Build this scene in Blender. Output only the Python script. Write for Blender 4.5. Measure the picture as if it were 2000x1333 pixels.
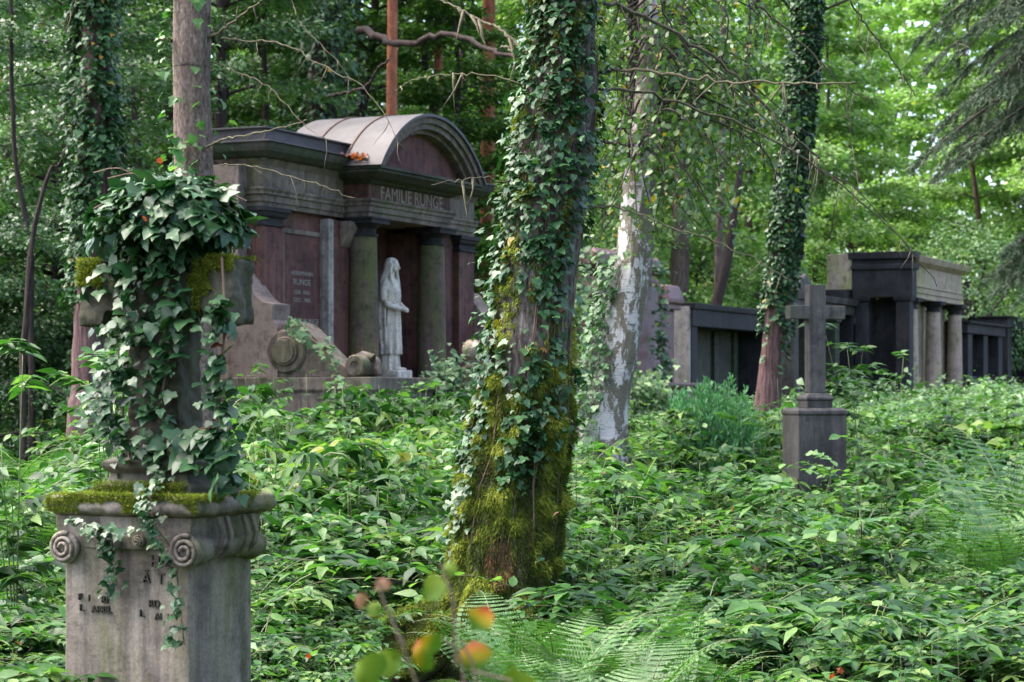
import bpy, math, random
import numpy as np
from mathutils import Vector, Matrix, noise

for o in list(bpy.data.objects): bpy.data.objects.remove(o)
SC = bpy.context.scene
COL = SC.collection
R = math.radians
F, HZ, EYE = 4400.0, 768.0, 1.5            # focal length in photo pixels, horizon row, eye height

# ------------------------------------------------------------------ camera, sky, sun, exposure
cam = bpy.data.cameras.new("camera"); cam_o = bpy.data.objects.new("camera", cam); COL.objects.link(cam_o)
cam_o.location = (0, 0, EYE); cam_o.rotation_euler = (R(90), 0, 0)
cam.sensor_width = 36; cam.lens = F/2000*36; cam.shift_y = (HZ-666.5)/2000
cam.clip_start = .1; cam.clip_end = 1500
cam.dof.use_dof = True; cam.dof.focus_distance = 12.0; cam.dof.aperture_fstop = 6.3
SC.camera = cam_o
SUN_EL, SUN_AZ = 62, -75                     # azimuth clockwise from +Y (the view direction)
world = bpy.data.worlds.new("World"); SC.world = world; world.use_nodes = True
wn = world.node_tree.nodes; wl = world.node_tree.links
sky = wn.new('ShaderNodeTexSky'); sky.sky_type = 'NISHITA'; sky.sun_disc = False
sky.sun_elevation = R(SUN_EL); sky.sun_rotation = R(SUN_AZ); sky.air_density = .6; sky.dust_density = 5.0; sky.ozone_density = 1.0
wn['Background'].inputs[1].default_value = 0.15
wl.new(sky.outputs[0], wn['Background'].inputs[0])
sl = bpy.data.lights.new("sun", 'SUN'); sl.energy = .9; sl.angle = R(75); sl.color = (1, .95, .86)
so = bpy.data.objects.new("sun", sl); COL.objects.link(so); so.location = (20, 20, 40)
_d = Vector((math.sin(R(SUN_AZ))*math.cos(R(SUN_EL)), math.cos(R(SUN_AZ))*math.cos(R(SUN_EL)), math.sin(R(SUN_EL))))
so.rotation_euler = _d.to_track_quat('Z', 'Y').to_euler()
SC.view_settings.view_transform = 'Standard'; SC.view_settings.look = 'None'
SC.view_settings.exposure = 2.9; SC.view_settings.gamma = 1.0
SC.render.engine = 'CYCLES'
SC.cycles.max_bounces = 7; SC.cycles.diffuse_bounces = 4; SC.cycles.glossy_bounces = 2
SC.cycles.transmission_bounces = 4; SC.cycles.transparent_max_bounces = 4
SC.cycles.caustics_reflective = False; SC.cycles.caustics_refractive = False
SC.cycles.sample_clamp_indirect = 4.0
SC.cycles.use_denoising = True

# ------------------------------------------------------------------ helpers
def at(px, py, Y):                          # a photo pixel at distance Y as a point in the world
    return Vector(((px-1000)/F*Y, Y, EYE+(HZ-py)/F*Y))
def smooth01(t): t = min(1, max(0, t)); return t*t*(3-2*t)
def ground_z(x, y):
    return 1.12*smooth01((y-13)/40.0) + .05*math.sin(x*.9+y*.35)*min(1, max(0, (y-4)/8))
def tag(o, label, cat, group=None, kind=None):
    if label: o['label'] = label
    if cat: o['category'] = cat
    if group: o['group'] = group
    if kind: o['kind'] = kind
    return o
def thing(name, label, cat, loc=(0, 0, 0), rz=0, group=None):
    o = bpy.data.objects.new(name, None); COL.objects.link(o); o.empty_display_size = .2
    o.location = loc; o.rotation_euler = (0, 0, R(rz)); return tag(o, label, cat, group)
def link(name, me, mat, parent=None):
    o = bpy.data.objects.new(name, me); COL.objects.link(o)
    if mat is not None:
        for m in (mat if isinstance(mat, (list, tuple)) else [mat]): me.materials.append(m)
    if parent is not None: o.parent = parent
    return o
def copy_tree(o, parent=None):
    c = o.copy(); COL.objects.link(c)
    if parent is not None: c.parent = parent
    for ch in [k for k in bpy.data.objects if k.parent == o]: copy_tree(ch, c)
    return c
def np_mesh(name, V, T, tint=None, smooth=False):           # numpy triangles -> mesh
    me = bpy.data.meshes.new(name)
    V = np.ascontiguousarray(V, np.float32); T = np.ascontiguousarray(T, np.int32)
    me.vertices.add(len(V)); me.vertices.foreach_set('co', V.ravel())
    n = len(T); me.loops.add(3*n); me.loops.foreach_set('vertex_index', T.ravel())
    me.polygons.add(n); me.polygons.foreach_set('loop_start', np.arange(0, 3*n, 3, dtype=np.int32))
    me.polygons.foreach_set('loop_total', np.full(n, 3, np.int32))
    if smooth: me.polygons.foreach_set('use_smooth', np.ones(n, bool))
    me.update(calc_edges=True)
    if tint is not None:
        a = me.attributes.new('tint', 'FLOAT', 'FACE'); a.data.foreach_set('value', np.ascontiguousarray(tint, np.float32))
    return me
class MB:                                                    # a bag of shapes linked as ONE mesh
    def __init__(s): s.v = []; s.f = []
    def add(s, vs, fs):
        n = len(s.v); s.v += [tuple(v) for v in vs]; s.f += [tuple(i+n for i in f) for f in fs]; return s
    def box(s, x0, x1, y0, y1, z0, z1, M=None):
        vs = [Vector(p) for p in ((x0,y0,z0),(x1,y0,z0),(x1,y1,z0),(x0,y1,z0),(x0,y0,z1),(x1,y0,z1),(x1,y1,z1),(x0,y1,z1))]
        if M: vs = [M @ v for v in vs]
        return s.add(vs, [(0,3,2,1),(4,5,6,7),(0,1,5,4),(1,2,6,5),(2,3,7,6),(3,0,4,7)])
    def loft(s, x0, x1, y0, y1, prof):                       # rectangle swept up a moulding profile [(z, overhang)]
        vs = []; fs = []
        for z, o in prof: vs += [(x0-o,y0-o,z),(x1+o,y0-o,z),(x1+o,y1+o,z),(x0-o,y1+o,z)]
        fs.append((3,2,1,0)); n = len(prof)
        for i in range(n-1):
            for k in range(4): fs.append((4*i+k, 4*i+(k+1)%4, 4*i+4+(k+1)%4, 4*i+4+k))
        fs.append(tuple(4*(n-1)+k for k in range(4))); return s.add(vs, fs)
    def prism(s, poly, a0, a1, axis='y'):                    # closed polygon (x,z) along y, or (y,z) along x
        n = len(poly); vs = []
        for a in (a0, a1):
            for p, q in poly: vs.append((p, a, q) if axis == 'y' else (a, p, q))
        fs = [tuple(range(n)), tuple(range(2*n-1, n-1, -1))]
        for i in range(n): fs.append((i, n+i, n+(i+1) % n, (i+1) % n))
        return s.add(vs, fs)
    def lathe(s, prof, cx=0, cy=0, n=24, M=None):            # [(z, r)]
        vs = []; fs = []
        for z, r in prof:
            for k in range(n):
                a = 2*math.pi*k/n; vs.append(Vector((cx+r*math.cos(a), cy+r*math.sin(a), z)))
        if M: vs = [M @ v for v in vs]
        for i in range(len(prof)-1):
            for k in range(n): fs.append((i*n+k, i*n+(k+1)%n, (i+1)*n+(k+1)%n, (i+1)*n+k))
        fs.append(tuple(range(n-1, -1, -1))); fs.append(tuple((len(prof)-1)*n+k for k in range(n)))
        return s.add(vs, fs)
    def tube(s, pts, rad, n=6):
        pts = [Vector(p) for p in pts]; vs = []; fs = []
        m = len(pts)
        for i, p in enumerate(pts):
            t = (pts[min(i+1, m-1)]-pts[max(i-1, 0)]).normalized()
            ref = Vector((0, 0, 1)) if abs(t.z) < .8 else Vector((0, 1, 0))
            a = t.cross(ref).normalized(); b = t.cross(a).normalized()
            r = rad[i] if hasattr(rad, '__len__') else rad
            for k in range(n):
                w = 2*math.pi*k/n; vs.append(p + a*(r*math.cos(w)) + b*(r*math.sin(w)))
        for i in range(m-1):
            for k in range(n): fs.append((i*n+k, (i+1)*n+k, (i+1)*n+(k+1)%n, i*n+(k+1)%n))
        fs.append(tuple(range(n))); fs.append(tuple((m-1)*n+k for k in range(n-1, -1, -1)))
        return s.add(vs, fs)
    def mesh(s, name, smooth=False, fix=True):
        me = bpy.data.meshes.new(name); me.from_pydata(s.v, [], s.f)
        if fix:
            import bmesh
            bm = bmesh.new(); bm.from_mesh(me); bmesh.ops.recalc_face_normals(bm, faces=bm.faces); bm.to_mesh(me); bm.free()
        if smooth: me.polygons.foreach_set('use_smooth', [True]*len(me.polygons))
        return me
    def build(s, name, mat, parent=None, bevel=0, smooth=False, auto=None):
        me = s.mesh(name, smooth or auto is not None)
        o = link(name, me, mat, parent)
        if auto is not None:
            me.set_sharp_from_angle(angle=R(auto))
        if bevel:
            b = o.modifiers.new('bevel', 'BEVEL'); b.width = bevel; b.segments = 2; b.limit_method = 'ANGLE'; b.angle_limit = R(35)
        return o
def curve_pts(ctrl, n):                                      # Catmull-Rom through control points of any dimension
    c = np.array(ctrl, float); m = len(c)-1; out = []
    for i in range(n+1):
        t = i/n*m; k = min(int(t), m-1); u = t-k
        p0, p1, p2, p3 = c[max(k-1, 0)], c[k], c[k+1], c[min(k+2, m)]
        out.append(.5*((2*p1)+(-p0+p2)*u+(2*p0-5*p1+4*p2-p3)*u*u+(-p0+3*p1-3*p2+p3)*u**3))
    return np.array(out)

# ------------------------------------------------------------------ materials
def mat_new(name):
    m = bpy.data.materials.new(name); m.use_nodes = True; nt = m.node_tree
    return m, nt, nt.nodes['Principled BSDF']
def N(nt, t, **kw):
    n = nt.nodes.new(t)
    for k, v in kw.items():
        if k.startswith('i_'): n.inputs[k[2:].replace('_', ' ')].default_value = v
        else: setattr(n, k, v)
    return n
def mixc(nt, fac, a, b, mode='MIX'):
    n = nt.nodes.new('ShaderNodeMix'); n.data_type = 'RGBA'; n.blend_type = mode
    for sock, v in ((0, fac), (6, a), (7, b)):
        if isinstance(v, bpy.types.NodeSocket): nt.links.new(v, n.inputs[sock])
        elif sock == 0: n.inputs[0].default_value = v
        else: n.inputs[sock].default_value = (*v, 1) if len(v) == 3 else v
    return n.outputs[2]
def ramp(nt, src, stops):
    n = nt.nodes.new('ShaderNodeValToRGB'); e = n.color_ramp.elements
    while len(e) < len(stops): e.new(.5)
    for i, (p, c) in enumerate(stops):
        e[i].position = p; e[i].color = (c, c, c, 1) if not hasattr(c, '__len__') else (*c, 1)
    nt.links.new(src, n.inputs[0]); return n.outputs[0]
def noise_tex(nt, scale, stretch=(1, 1, 1), detail=6, rough=.6, dist=0):
    tc = nt.nodes.new('ShaderNodeTexCoord'); mp = nt.nodes.new('ShaderNodeMapping'); mp.inputs['Scale'].default_value = stretch
    nt.links.new(tc.outputs['Object'], mp.inputs[0])
    n = nt.nodes.new('ShaderNodeTexNoise'); n.inputs['Scale'].default_value = scale; n.inputs['Detail'].default_value = detail
    n.inputs['Roughness'].default_value = rough; n.inputs['Distortion'].default_value = dist
    nt.links.new(mp.outputs[0], n.inputs['Vector']); return n.outputs[0]
def bump(nt, bs, h, strength, dist):
    b = nt.nodes.new('ShaderNodeBump'); b.inputs['Strength'].default_value = strength; b.inputs['Distance'].default_value = dist
    nt.links.new(h, b.inputs['Height']); nt.links.new(b.outputs[0], bs.inputs['Normal'])
def stone(name, light, dark, algae=None, algae_amt=.5, streak=.5, rough=.85, grain=60, bumpd=.004, spec=.3):
    m, nt, bs = mat_new(name)
    big = ramp(nt, noise_tex(nt, 1.6, detail=8), [(.36, 0), (.64, 1)])
    c = mixc(nt, big, dark, light)
    st = ramp(nt, noise_tex(nt, 3.2, (4, 4, .28), detail=7, rough=.7), [(.42, 0), (.62, 1)])
    c = mixc(nt, N_mul(nt, st, streak), c, tuple(x*.35 for x in dark))
    if algae:
        am = ramp(nt, noise_tex(nt, 1.3, (2.2, 2.2, .5), detail=9, rough=.7, dist=.4), [(.62-algae_amt*.28, 0), (.80-algae_amt*.25, 1)])
        c = mixc(nt, N_mul(nt, am, .85), c, algae)
    g = noise_tex(nt, grain, detail=4)
    c = mixc(nt, .5, c, ramp(nt, g, [(.3, .25), (.7, 1.0)]), 'MULTIPLY')
    c = mixc(nt, 1.0, c, ramp(nt, noise_tex(nt, 7, detail=9, rough=.75), [(.34, (.45, .45, .45)), (.5, (1, 1, 1)), (.68, (1.2, 1.18, 1.12))]), 'MULTIPLY')
    nt.links.new(c, bs.inputs['Base Color']); bs.inputs['Roughness'].default_value = rough
    bs.inputs['Specular IOR Level'].default_value = spec
    bump(nt, bs, noise_tex(nt, grain*.6, detail=6, rough=.7), .7, bumpd)
    return m
def N_mul(nt, s, k):
    n = nt.nodes.new('ShaderNodeMath'); n.operation = 'MULTIPLY'; nt.links.new(s, n.inputs[0]); n.inputs[1].default_value = k; return n.outputs[0]
def leaf_mat(name, cols, rough=.42, trans=.3, spec=.5, tcol=None):
    m, nt, bs = mat_new(name)
    a = nt.nodes.new('ShaderNodeAttribute'); a.attribute_name = 'tint'
    c = ramp(nt, a.outputs['Fac'], cols)
    oi = nt.nodes.new('ShaderNodeObjectInfo')
    c = mixc(nt, 1.0, c, ramp(nt, noise_tex(nt, 22, detail=3), [(.3, (.72, .74, .7)), (.7, (1.2, 1.15, 1.1))]), 'MULTIPLY')
    c = mixc(nt, 1.0, c, ramp(nt, oi.outputs['Random'], [(0, (.75, .8, .8)), (1, (1.15, 1.1, .95))]), 'MULTIPLY')
    nt.links.new(c, bs.inputs['Base Color']); bs.inputs['Roughness'].default_value = rough; bs.inputs['Specular IOR Level'].default_value = spec
    tr = nt.nodes.new('ShaderNodeBsdfTranslucent')
    nt.links.new(mixc(nt, 1.0, c, tcol or (1.2, 1.5, .65), 'MULTIPLY'), tr.inputs[0])
    mx = nt.nodes.new('ShaderNodeMixShader'); mx.inputs[0].default_value = trans
    nt.links.new(bs.outputs[0], mx.inputs[1]); nt.links.new(tr.outputs[0], mx.inputs[2])
    nt.links.new(mx.outputs[0], nt.nodes['Material Output'].inputs[0]); return m
def bark_mat(name, light, dark, moss=None, moss_amt=0, vs=(9, 9, 1.6), scale=3, bd=.02):
    m, nt, bs = mat_new(name)
    n1 = noise_tex(nt, scale, vs, detail=8, rough=.7, dist=.6)
    c = mixc(nt, ramp(nt, n1, [(.38, 0), (.62, 1)]), dark, light)
    c = mixc(nt, .5, c, ramp(nt, noise_tex(nt, 45, detail=5), [(.3, .35), (.7, 1)]), 'MULTIPLY')
    if moss:
        mm = ramp(nt, noise_tex(nt, 2.0, (1.5, 1.5, .8), detail=8, rough=.7), [(.65-moss_amt*.3, 0), (.75-moss_amt*.25, 1)])
        c = mixc(nt, mm, c, moss)
    nt.links.new(c, bs.inputs['Base Color']); bs.inputs['Roughness'].default_value = .9; bs.inputs['Specular IOR Level'].default_value = .25
    bump(nt, bs, n1, 1.0, bd); return m
def plain(name, col, rough=.6, metal=0, spec=.5, var=.3, sc=8):
    m, nt, bs = mat_new(name)
    c = mixc(nt, var, col, ramp(nt, noise_tex(nt, sc, detail=7), [(.3, .2), (.7, 1.1)]), 'MULTIPLY')
    nt.links.new(c, bs.inputs['Base Color']); bs.inputs['Roughness'].default_value = rough; bs.inputs['Metallic'].default_value = metal
    bs.inputs['Specular IOR Level'].default_value = spec
    bump(nt, bs, noise_tex(nt, sc*5, detail=5), .4, .002); return m

ALG = (.085, .105, .03)
S_RED = stone('red_brown_sandstone', (.195, .09, .072), (.10, .047, .040), ALG, .2, .5)
S_RED2 = stone('grey_brown_sandstone', (.28, .225, .18), (.15, .117, .095), ALG, .4, .6)
S_COL = stone('algae_stained_sandstone', (.20, .135, .12), (.13, .09, .08), (.10, .12, .035), .95, .4)
S_SIDE = stone('pinkish_sandstone', (.29, .22, .185), (.20, .155, .13), None, 0, .25)
S_DARK = stone('soot_and_shade_sandstone', (.042, .040, .042), (.016, .016, .017), None, 0, .5, rough=.8)  # sooty black stone; also stands for the shade in the niches
S_TAN = stone('weathered_grey_sandstone', (.37, .32, .26), (.19, .155, .13), (.11, .12, .04), .6, .65, grain=90, bumpd=.003)
S_CREAM = stone('pale_sandstone', (.50, .39, .31), (.36, .27, .22), (.26, .28, .09), .65, .15)
S_PALE = stone('pale_limestone', (.46, .42, .38), (.32, .29, .26), (.22, .23, .10), .4, .35)
S_CROSS = stone('dark_algae_stained_stone', (.15, .13, .10), (.045, .047, .03), (.03, .042, .01), .9, .7, grain=90, bumpd=.003)
S_GRAN = stone('grey_granite', (.125, .115, .105), (.06, .055, .05), (.085, .09, .05), .35, .7, rough=.65, grain=110)
S_PINK = stone('red_granite', (.19, .095, .095), (.12, .06, .06), None, 0, .3, rough=.5)
S_STAT = stone('weathered_marble', (.82, .76, .66), (.68, .62, .52), (.26, .25, .15), .4, .3, grain=40, bumpd=.002)
S_WALL = stone('algae_black_wall_stone', (.12, .10, .085), (.045, .045, .04), (.05, .075, .035), .8, .5)
M_ZINC = plain('zinc_sheet', (.065, .062, .066), .6, .1, .4, .7, 2.5)
M_RUST = plain('rusty_seam', (.10, .055, .045), .8, .2)
M_BRONZE = plain('dark_bronze', (.05, .045, .035), .5, .5)
M_GOLD = plain('faded_gilt_lettering', (.22, .18, .12), .6, 0)
M_LETT = plain('weathered_pale_lettering', (.27, .24, .21), .8, 0)
M_IRON = plain('cast_iron', (.035, .033, .045), .45, .3)
M_BARK = bark_mat('grey_brown_bark', (.20, .15, .12), (.05, .035, .028))
M_BARKS = bark_mat('spruce_bark', (.26, .20, .165), (.085, .062, .05), (.09, .10, .04), .25, (7, 7, 2.6), 7, .016)
M_BARKR = bark_mat('purple_brown_bark', (.20, .12, .115), (.055, .03, .03), None, 0, (11, 11, 1.0), 3)
M_PINE = bark_mat('orange_pine_bark', (.40, .15, .075), (.22, .075, .04), None, 0, (3, 3, 1.2), 3)
M_DARKB = bark_mat('dark_bark', (.07, .05, .042), (.025, .02, .018))
M_TWIG = bark_mat('greenish_dead_twig', (.13, .12, .07), (.06, .05, .035), None, 0, (3, 3, 3), 12, .003)
M_STEM = plain('green_stem', (.10, .13, .045), .6)
M_VINE = plain('ivy_stem', (.16, .10, .07), .8)
M_IVY = leaf_mat('ivy_leaf', [(0, (.012, .05, .016)), (.5, (.028, .092, .032)), (.93, (.07, .16, .06)), (.97, (.22, .17, .02)), (1, (.13, .04, .02))], .43, .15, .38)
M_IVYL = leaf_mat('pale_ivy_leaf', [(0, (.04, .11, .04)), (.6, (.10, .20, .085)), (.96, (.17, .27, .11)), (1, (.24, .20, .04))], .45, .22, .35)
M_UND = leaf_mat('bramble_leaf', [(0, (.012, .045, .012)), (.35, (.029, .095, .023)), (.7, (.06, .15, .037)), (.95, (.14, .24, .075)), (1, (.16, .19, .04))], .42, .36, .22)
M_UNDL = leaf_mat('fresh_green_leaf', [(0, (.032, .105, .028)), (.6, (.07, .18, .045)), (.97, (.14, .26, .08)), (1, (.20, .22, .04))], .45, .35, .4)
M_FERN = leaf_mat('fern_leaf', [(0, (.035, .11, .03)), (1, (.095, .20, .06))], .5, .3, .4)
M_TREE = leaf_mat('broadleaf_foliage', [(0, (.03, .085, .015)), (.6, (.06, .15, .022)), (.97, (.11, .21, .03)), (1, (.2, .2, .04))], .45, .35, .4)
M_TREEB = leaf_mat('sunlit_broadleaf_foliage', [(0, (.09, .20, .05)), (.6, (.19, .33, .10)), (.97, (.32, .44, .17)), (1, (.35, .34, .1))], .5, .36, .4)  # sunlit look of the far wood put into the leaf colour
M_TREED = leaf_mat('shaded_broadleaf_foliage', [(0, (.03, .085, .03)), (.6, (.06, .15, .05)), (1, (.12, .22, .07))], .4, .25, .5)  # shade of the left wood put into the leaf colour
M_BIRCHL = leaf_mat('birch_foliage', [(0, (.035, .09, .03)), (.75, (.08, .15, .045)), (.9, (.14, .20, .05)), (1, (.30, .23, .03))], .4, .3, .5)
M_NEED = leaf_mat('conifer_needles', [(0, (.03, .065, .04)), (1, (.075, .125, .07))], .5, .15, .4)
M_NEEDY = leaf_mat('dwarf_conifer_needles', [(0, (.05, .17, .08)), (1, (.12, .32, .15))], .5, .2, .4)
M_MOSS = leaf_mat('moss', [(0, (.035, .05, .010)), (.5, (.125, .165, .022)), (.9, (.27, .30, .045)), (1, (.17, .10, .05))], .8, .3, .2)
M_AUT = leaf_mat('autumn_leaf', [(0, (.26, .05, .02)), (.5, (.30, .12, .02)), (1, (.32, .23, .03))], .5, .35, .4, (1.3, 1.1, .5))

def birch_bark():
    m, nt, bs = mat_new('birch_bark')
    n = noise_tex(nt, 7.5, (1.2, 1.2, .62), detail=8, rough=.7, dist=.5)
    big = noise_tex(nt, 1.3, (1, 1, .5), detail=4)
    s = nt.nodes.new('ShaderNodeMath'); s.operation = 'MULTIPLY_ADD'; nt.links.new(big, s.inputs[0]); s.inputs[1].default_value = .55; nt.links.new(n, s.inputs[2])
    c = mixc(nt, ramp(nt, s.outputs[0], [(.735, 1), (.765, 0)]), (.145, .125, .085), (.50, .47, .45))
    k = noise_tex(nt, 9, (1, 1, .6), detail=8, rough=.75, dist=1.0)
    c = mixc(nt, ramp(nt, k, [(.60, 0), (.635, 1)]), c, (.035, .03, .028))
    c = mixc(nt, .75, c, ramp(nt, noise_tex(nt, 9, (1, 1, 9), detail=5, rough=.7), [(.36, .3), (.47, 1)]), 'MULTIPLY')
    nt.links.new(c, bs.inputs['Base Color']); bs.inputs['Roughness'].default_value = .75
    bump(nt, bs, n, 1, .04); return m
M_BIRCH = birch_bark()
def soil():
    m, nt, bs = mat_new('leaf_litter_soil')
    c = mixc(nt, ramp(nt, noise_tex(nt, 14, detail=8), [(.4, 0), (.6, 1)]), (.022, .016, .011), (.065, .045, .028))
    c = mixc(nt, ramp(nt, noise_tex(nt, .8, detail=6), [(.45, 0), (.65, 1)]), c, (.03, .045, .015))
    nt.links.new(c, bs.inputs['Base Color']); bs.inputs['Roughness'].default_value = .95
    bump(nt, bs, noise_tex(nt, 30, detail=6), 1, .03); return m
M_SOIL = soil()

# ------------------------------------------------------------------ leaf templates (x across, y along, z up)
def tpl(v, f): return np.array(v, float), np.array(f, int)
L_SIMPLE = tpl([(0,0,0),(-.3,.45,.05),(.3,.45,.05),(0,1,-.08)], [(0,2,1),(1,2,3)])
L_OVATE = tpl([(0,0,0),(-.26,.22,.02),(-.34,.48,.025),(-.22,.78,-.01),(0,1.05,-.10),(.22,.78,-.01),(.34,.48,.025),(.26,.22,.02),(0,.5,-.01)],
              [(0,8,1),(1,8,2),(2,8,3),(3,8,4),(4,8,5),(5,8,6),(6,8,7),(7,8,0)])
L_IVY = tpl([(0,0,0),(-.30,-.10,.03),(-.58,.22,-.02),(-.33,.42,.05),(-.26,.66,.04),(0,1.0,-.10),(.26,.66,.04),(.33,.42,.05),(.58,.22,-.02),(.30,-.10,.03),(0,.4,-.015)],
            [(0,10,1),(1,10,2),(2,10,3),(3,10,4),(4,10,5),(5,10,6),(6,10,7),(7,10,8),(8,10,9),(9,10,0)])
L_POINT = tpl([(0,0,0),(-.17,.16,.02),(-.25,.40,.02),(-.15,.72,-.02),(0,1.15,-.16),(.15,.72,-.02),(.25,.40,.02),(.17,.16,.02),(0,.5,-.015)],
              [(0,8,1),(1,8,2),(2,8,3),(3,8,4),(4,8,5),(5,8,6),(6,8,7),(7,8,0)])
L_LANCE = tpl([(0,0,0),(-.14,.35,.03),(-.12,.7,.0),(0,1.1,-.12),(.12,.7,.0),(.14,.35,.03),(0,.5,-.02)],
              [(0,6,1),(1,6,2),(2,6,3),(3,6,4),(4,6,5),(5,6,0)])
L_MAPLE = tpl([(0,0,0),(-.45,-.05,.0),(-.36,.15,.04),(-.62,.45,-.03),(-.34,.45,.05),(-.25,.62,.04),(0,1.0,-.1),(.25,.62,.04),(.34,.45,.05),(.62,.45,-.03),(.36,.15,.04),(.45,-.05,0),(0,.38,-.02)],
              [(i, 12, (i+1) % 12) for i in range(12)])
L_NEEDLE = tpl([(-.06,0,0),(.06,0,0),(0,1,0)], [(0,1,2)])
L_BLADE = tpl([(-.12,0,0),(.12,0,0),(.06,.55,.06),(-.06,.55,.06),(0,1,-.05)], [(0,1,2),(0,2,3),(3,2,4)])
L_IVY2 = tpl([(0,0,0),(-.28,-.12,.0),(-.44,.12,-.06),(-.38,.42,-.01),(-.2,.72,.03),(.03,1.0,-.2),(.22,.70,.05),(.42,.40,.06),(.46,.10,.0),(.26,-.10,.03),(0,.4,.03)],
              [(0,10,1),(1,10,2),(2,10,3),(3,10,4),(4,10,5),(5,10,6),(6,10,7),(7,10,8),(8,10,9),(9,10,0)])
def nrm(a): return a/np.maximum(np.linalg.norm(a, axis=-1, keepdims=True), 1e-9)
def leaf_data(P, Fw, Nn, S, T, tint, rng=None):             # positions, forward, normal, size -> verts, tris, per-tri tint
    tv, tf = T
    Fw = nrm(Fw); Nn = nrm(Nn - Fw*(Nn*Fw).sum(-1, keepdims=True)); X = np.cross(Fw, Nn)
    S = np.asarray(S, float)
    if S.ndim == 0: S = np.full(len(P), S)
    V = P[:, None, :] + S[:, None, None]*(tv[None, :, 0:1]*X[:, None, :] + tv[None, :, 1:2]*Fw[:, None, :] + tv[None, :, 2:3]*Nn[:, None, :])
    n, k = len(P), len(tv)
    TT = tf[None, :, :] + (np.arange(n)*k)[:, None, None]
    return V.reshape(-1, 3), TT.reshape(-1, 3), np.repeat(tint, len(tf))
def ivy_obj(name, mat, P, Fw, Nn, S, T, tint, parent):       # two leaf outlines mixed
    if T is not L_IVY: return leaves_obj(name, mat, P, Fw, Nn, S, T, tint, parent)
    k = np.arange(len(P)) % 5 < 2; S = np.broadcast_to(np.asarray(S, float), (len(P),))
    V, TT, C = cat([leaf_data(P[~k], Fw[~k], Nn[~k], S[~k], L_IVY, tint[~k]), leaf_data(P[k], Fw[k], Nn[k], S[k]*.9, L_IVY2, tint[k])])
    return link(name, np_mesh(name, V, TT, C), mat, parent)
def cat(parts):
    Vs, Ts, Cs = [], [], []; n = 0
    for V, T, C in parts: Vs.append(V); Ts.append(T+n); Cs.append(C); n += len(V)
    return np.concatenate(Vs), np.concatenate(Ts), np.concatenate(Cs)
def mb_tris(mb):                                             # MB -> arrays (fan)
    T = []
    for f in mb.f:
        for i in range(1, len(f)-1): T.append((f[0], f[i], f[i+1]))
    return np.array(mb.v, float), np.array(T, int)
def leaves_obj(name, mat, P, Fw, Nn, S, T, tint, parent=None):
    V, TT, C = leaf_data(np.asarray(P, float), np.asarray(Fw, float), np.asarray(Nn, float), S, T, tint)
    return link(name, np_mesh(name, V, TT, C), mat, parent)
UP = np.array([0, 0, 1.0])
# ------------------------------------------------------------------ ground
def build_ground():
    xs = np.concatenate([np.linspace(-600, -60, 10), np.linspace(-50, 50, 126), np.linspace(60, 600, 10)])
    ys = np.concatenate([np.linspace(-300, -12, 8), np.linspace(-8, 90, 150), np.linspace(100, 900, 12)])
    nx = len(xs); V = [(x, y, ground_z(x, y)) for y in ys for x in xs]
    Fc = [(j*nx+i, j*nx+i+1, (j+1)*nx+i+1, (j+1)*nx+i) for j in range(len(ys)-1) for i in range(nx-1)]
    me = bpy.data.meshes.new('ground'); me.from_pydata(V, [], Fc); me.polygons.foreach_set('use_smooth', [True]*len(me.polygons))
    tag(link('ground', me, M_SOIL), 'dark forest floor of soil and leaf litter', 'ground', kind='structure')
build_ground()

def weather(o, vox, strength, scale):                     # worn stone: fine remesh pushed about by noise
    r = o.modifiers.new('remesh', 'REMESH'); r.mode = 'VOXEL'; r.voxel_size = vox; r.use_smooth_shade = True
    t = bpy.data.textures.new('wear', 'CLOUDS'); t.noise_scale = scale; t.noise_depth = 3
    d = o.modifiers.new('wear', 'DISPLACE'); d.texture = t; d.strength = strength; d.mid_level = .55; d.texture_coords = 'LOCAL'
def text_mesh(body, size, depth=.004, align='CENTER', xs=1.0):
    cu = bpy.data.curves.new('txt', 'FONT'); cu.body = body; cu.size = size; cu.extrude = depth; cu.align_x = align; cu.space_line = 1.15
    o = bpy.data.objects.new('txt', cu); COL.objects.link(o); bpy.context.view_layer.update()
    me = bpy.data.meshes.new_from_object(o.evaluated_get(bpy.context.evaluated_depsgraph_get()))
    bpy.data.objects.remove(o); me.name = 'lettering'
    me.transform(Matrix.Rotation(R(90), 4, 'X') @ Matrix.Diagonal((xs, 1, 1, 1))); return me
def text(name, body, size, loc, mat, parent, depth=.004, align='CENTER', rot=0, xs=1.0):
    o = link(name, text_mesh(body, size, depth, align, xs), mat, parent); o.location = loc; o.rotation_euler = (0, R(rot), 0); return o

# ------------------------------------------------------------------ moss tufts and ivy growing on surfaces
def moss_tufts(name, P, Nn, length, parent, rng, droop=.5, per=1, mat=None):
    P = np.repeat(P, per, 0); Nn = np.repeat(Nn, per, 0); n = len(P)
    P = P + rng.normal(0, length*.25, (n, 3))
    Fw = Nn + rng.normal(0, .55, (n, 3)) - UP*droop
    return leaves_obj(name, mat or M_MOSS, P - nrm(Nn)*length*.2, Fw, rng.normal(0, 1, (n, 3)), length*rng.uniform(.5, 1.3, n), L_BLADE,
                      np.clip(rng.normal(.5, .2, n), 0, .89), parent)
def ivy_arrays(P, Nn, size, rng, up=.75, jit=.35, sd=.3):
    n = len(P); Nn = nrm(Nn)
    nn = Nn*.7 + UP*up + rng.normal(0, jit, (n, 3))
    fw = Nn*.55 - UP*.55 + rng.normal(0, .4, (n, 3))
    S = size*np.clip(rng.normal(1, sd, n), .45, 1.7)
    P = P + Nn*rng.uniform(.01, .05, (n, 1))
    return P, fw, nn, S

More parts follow.
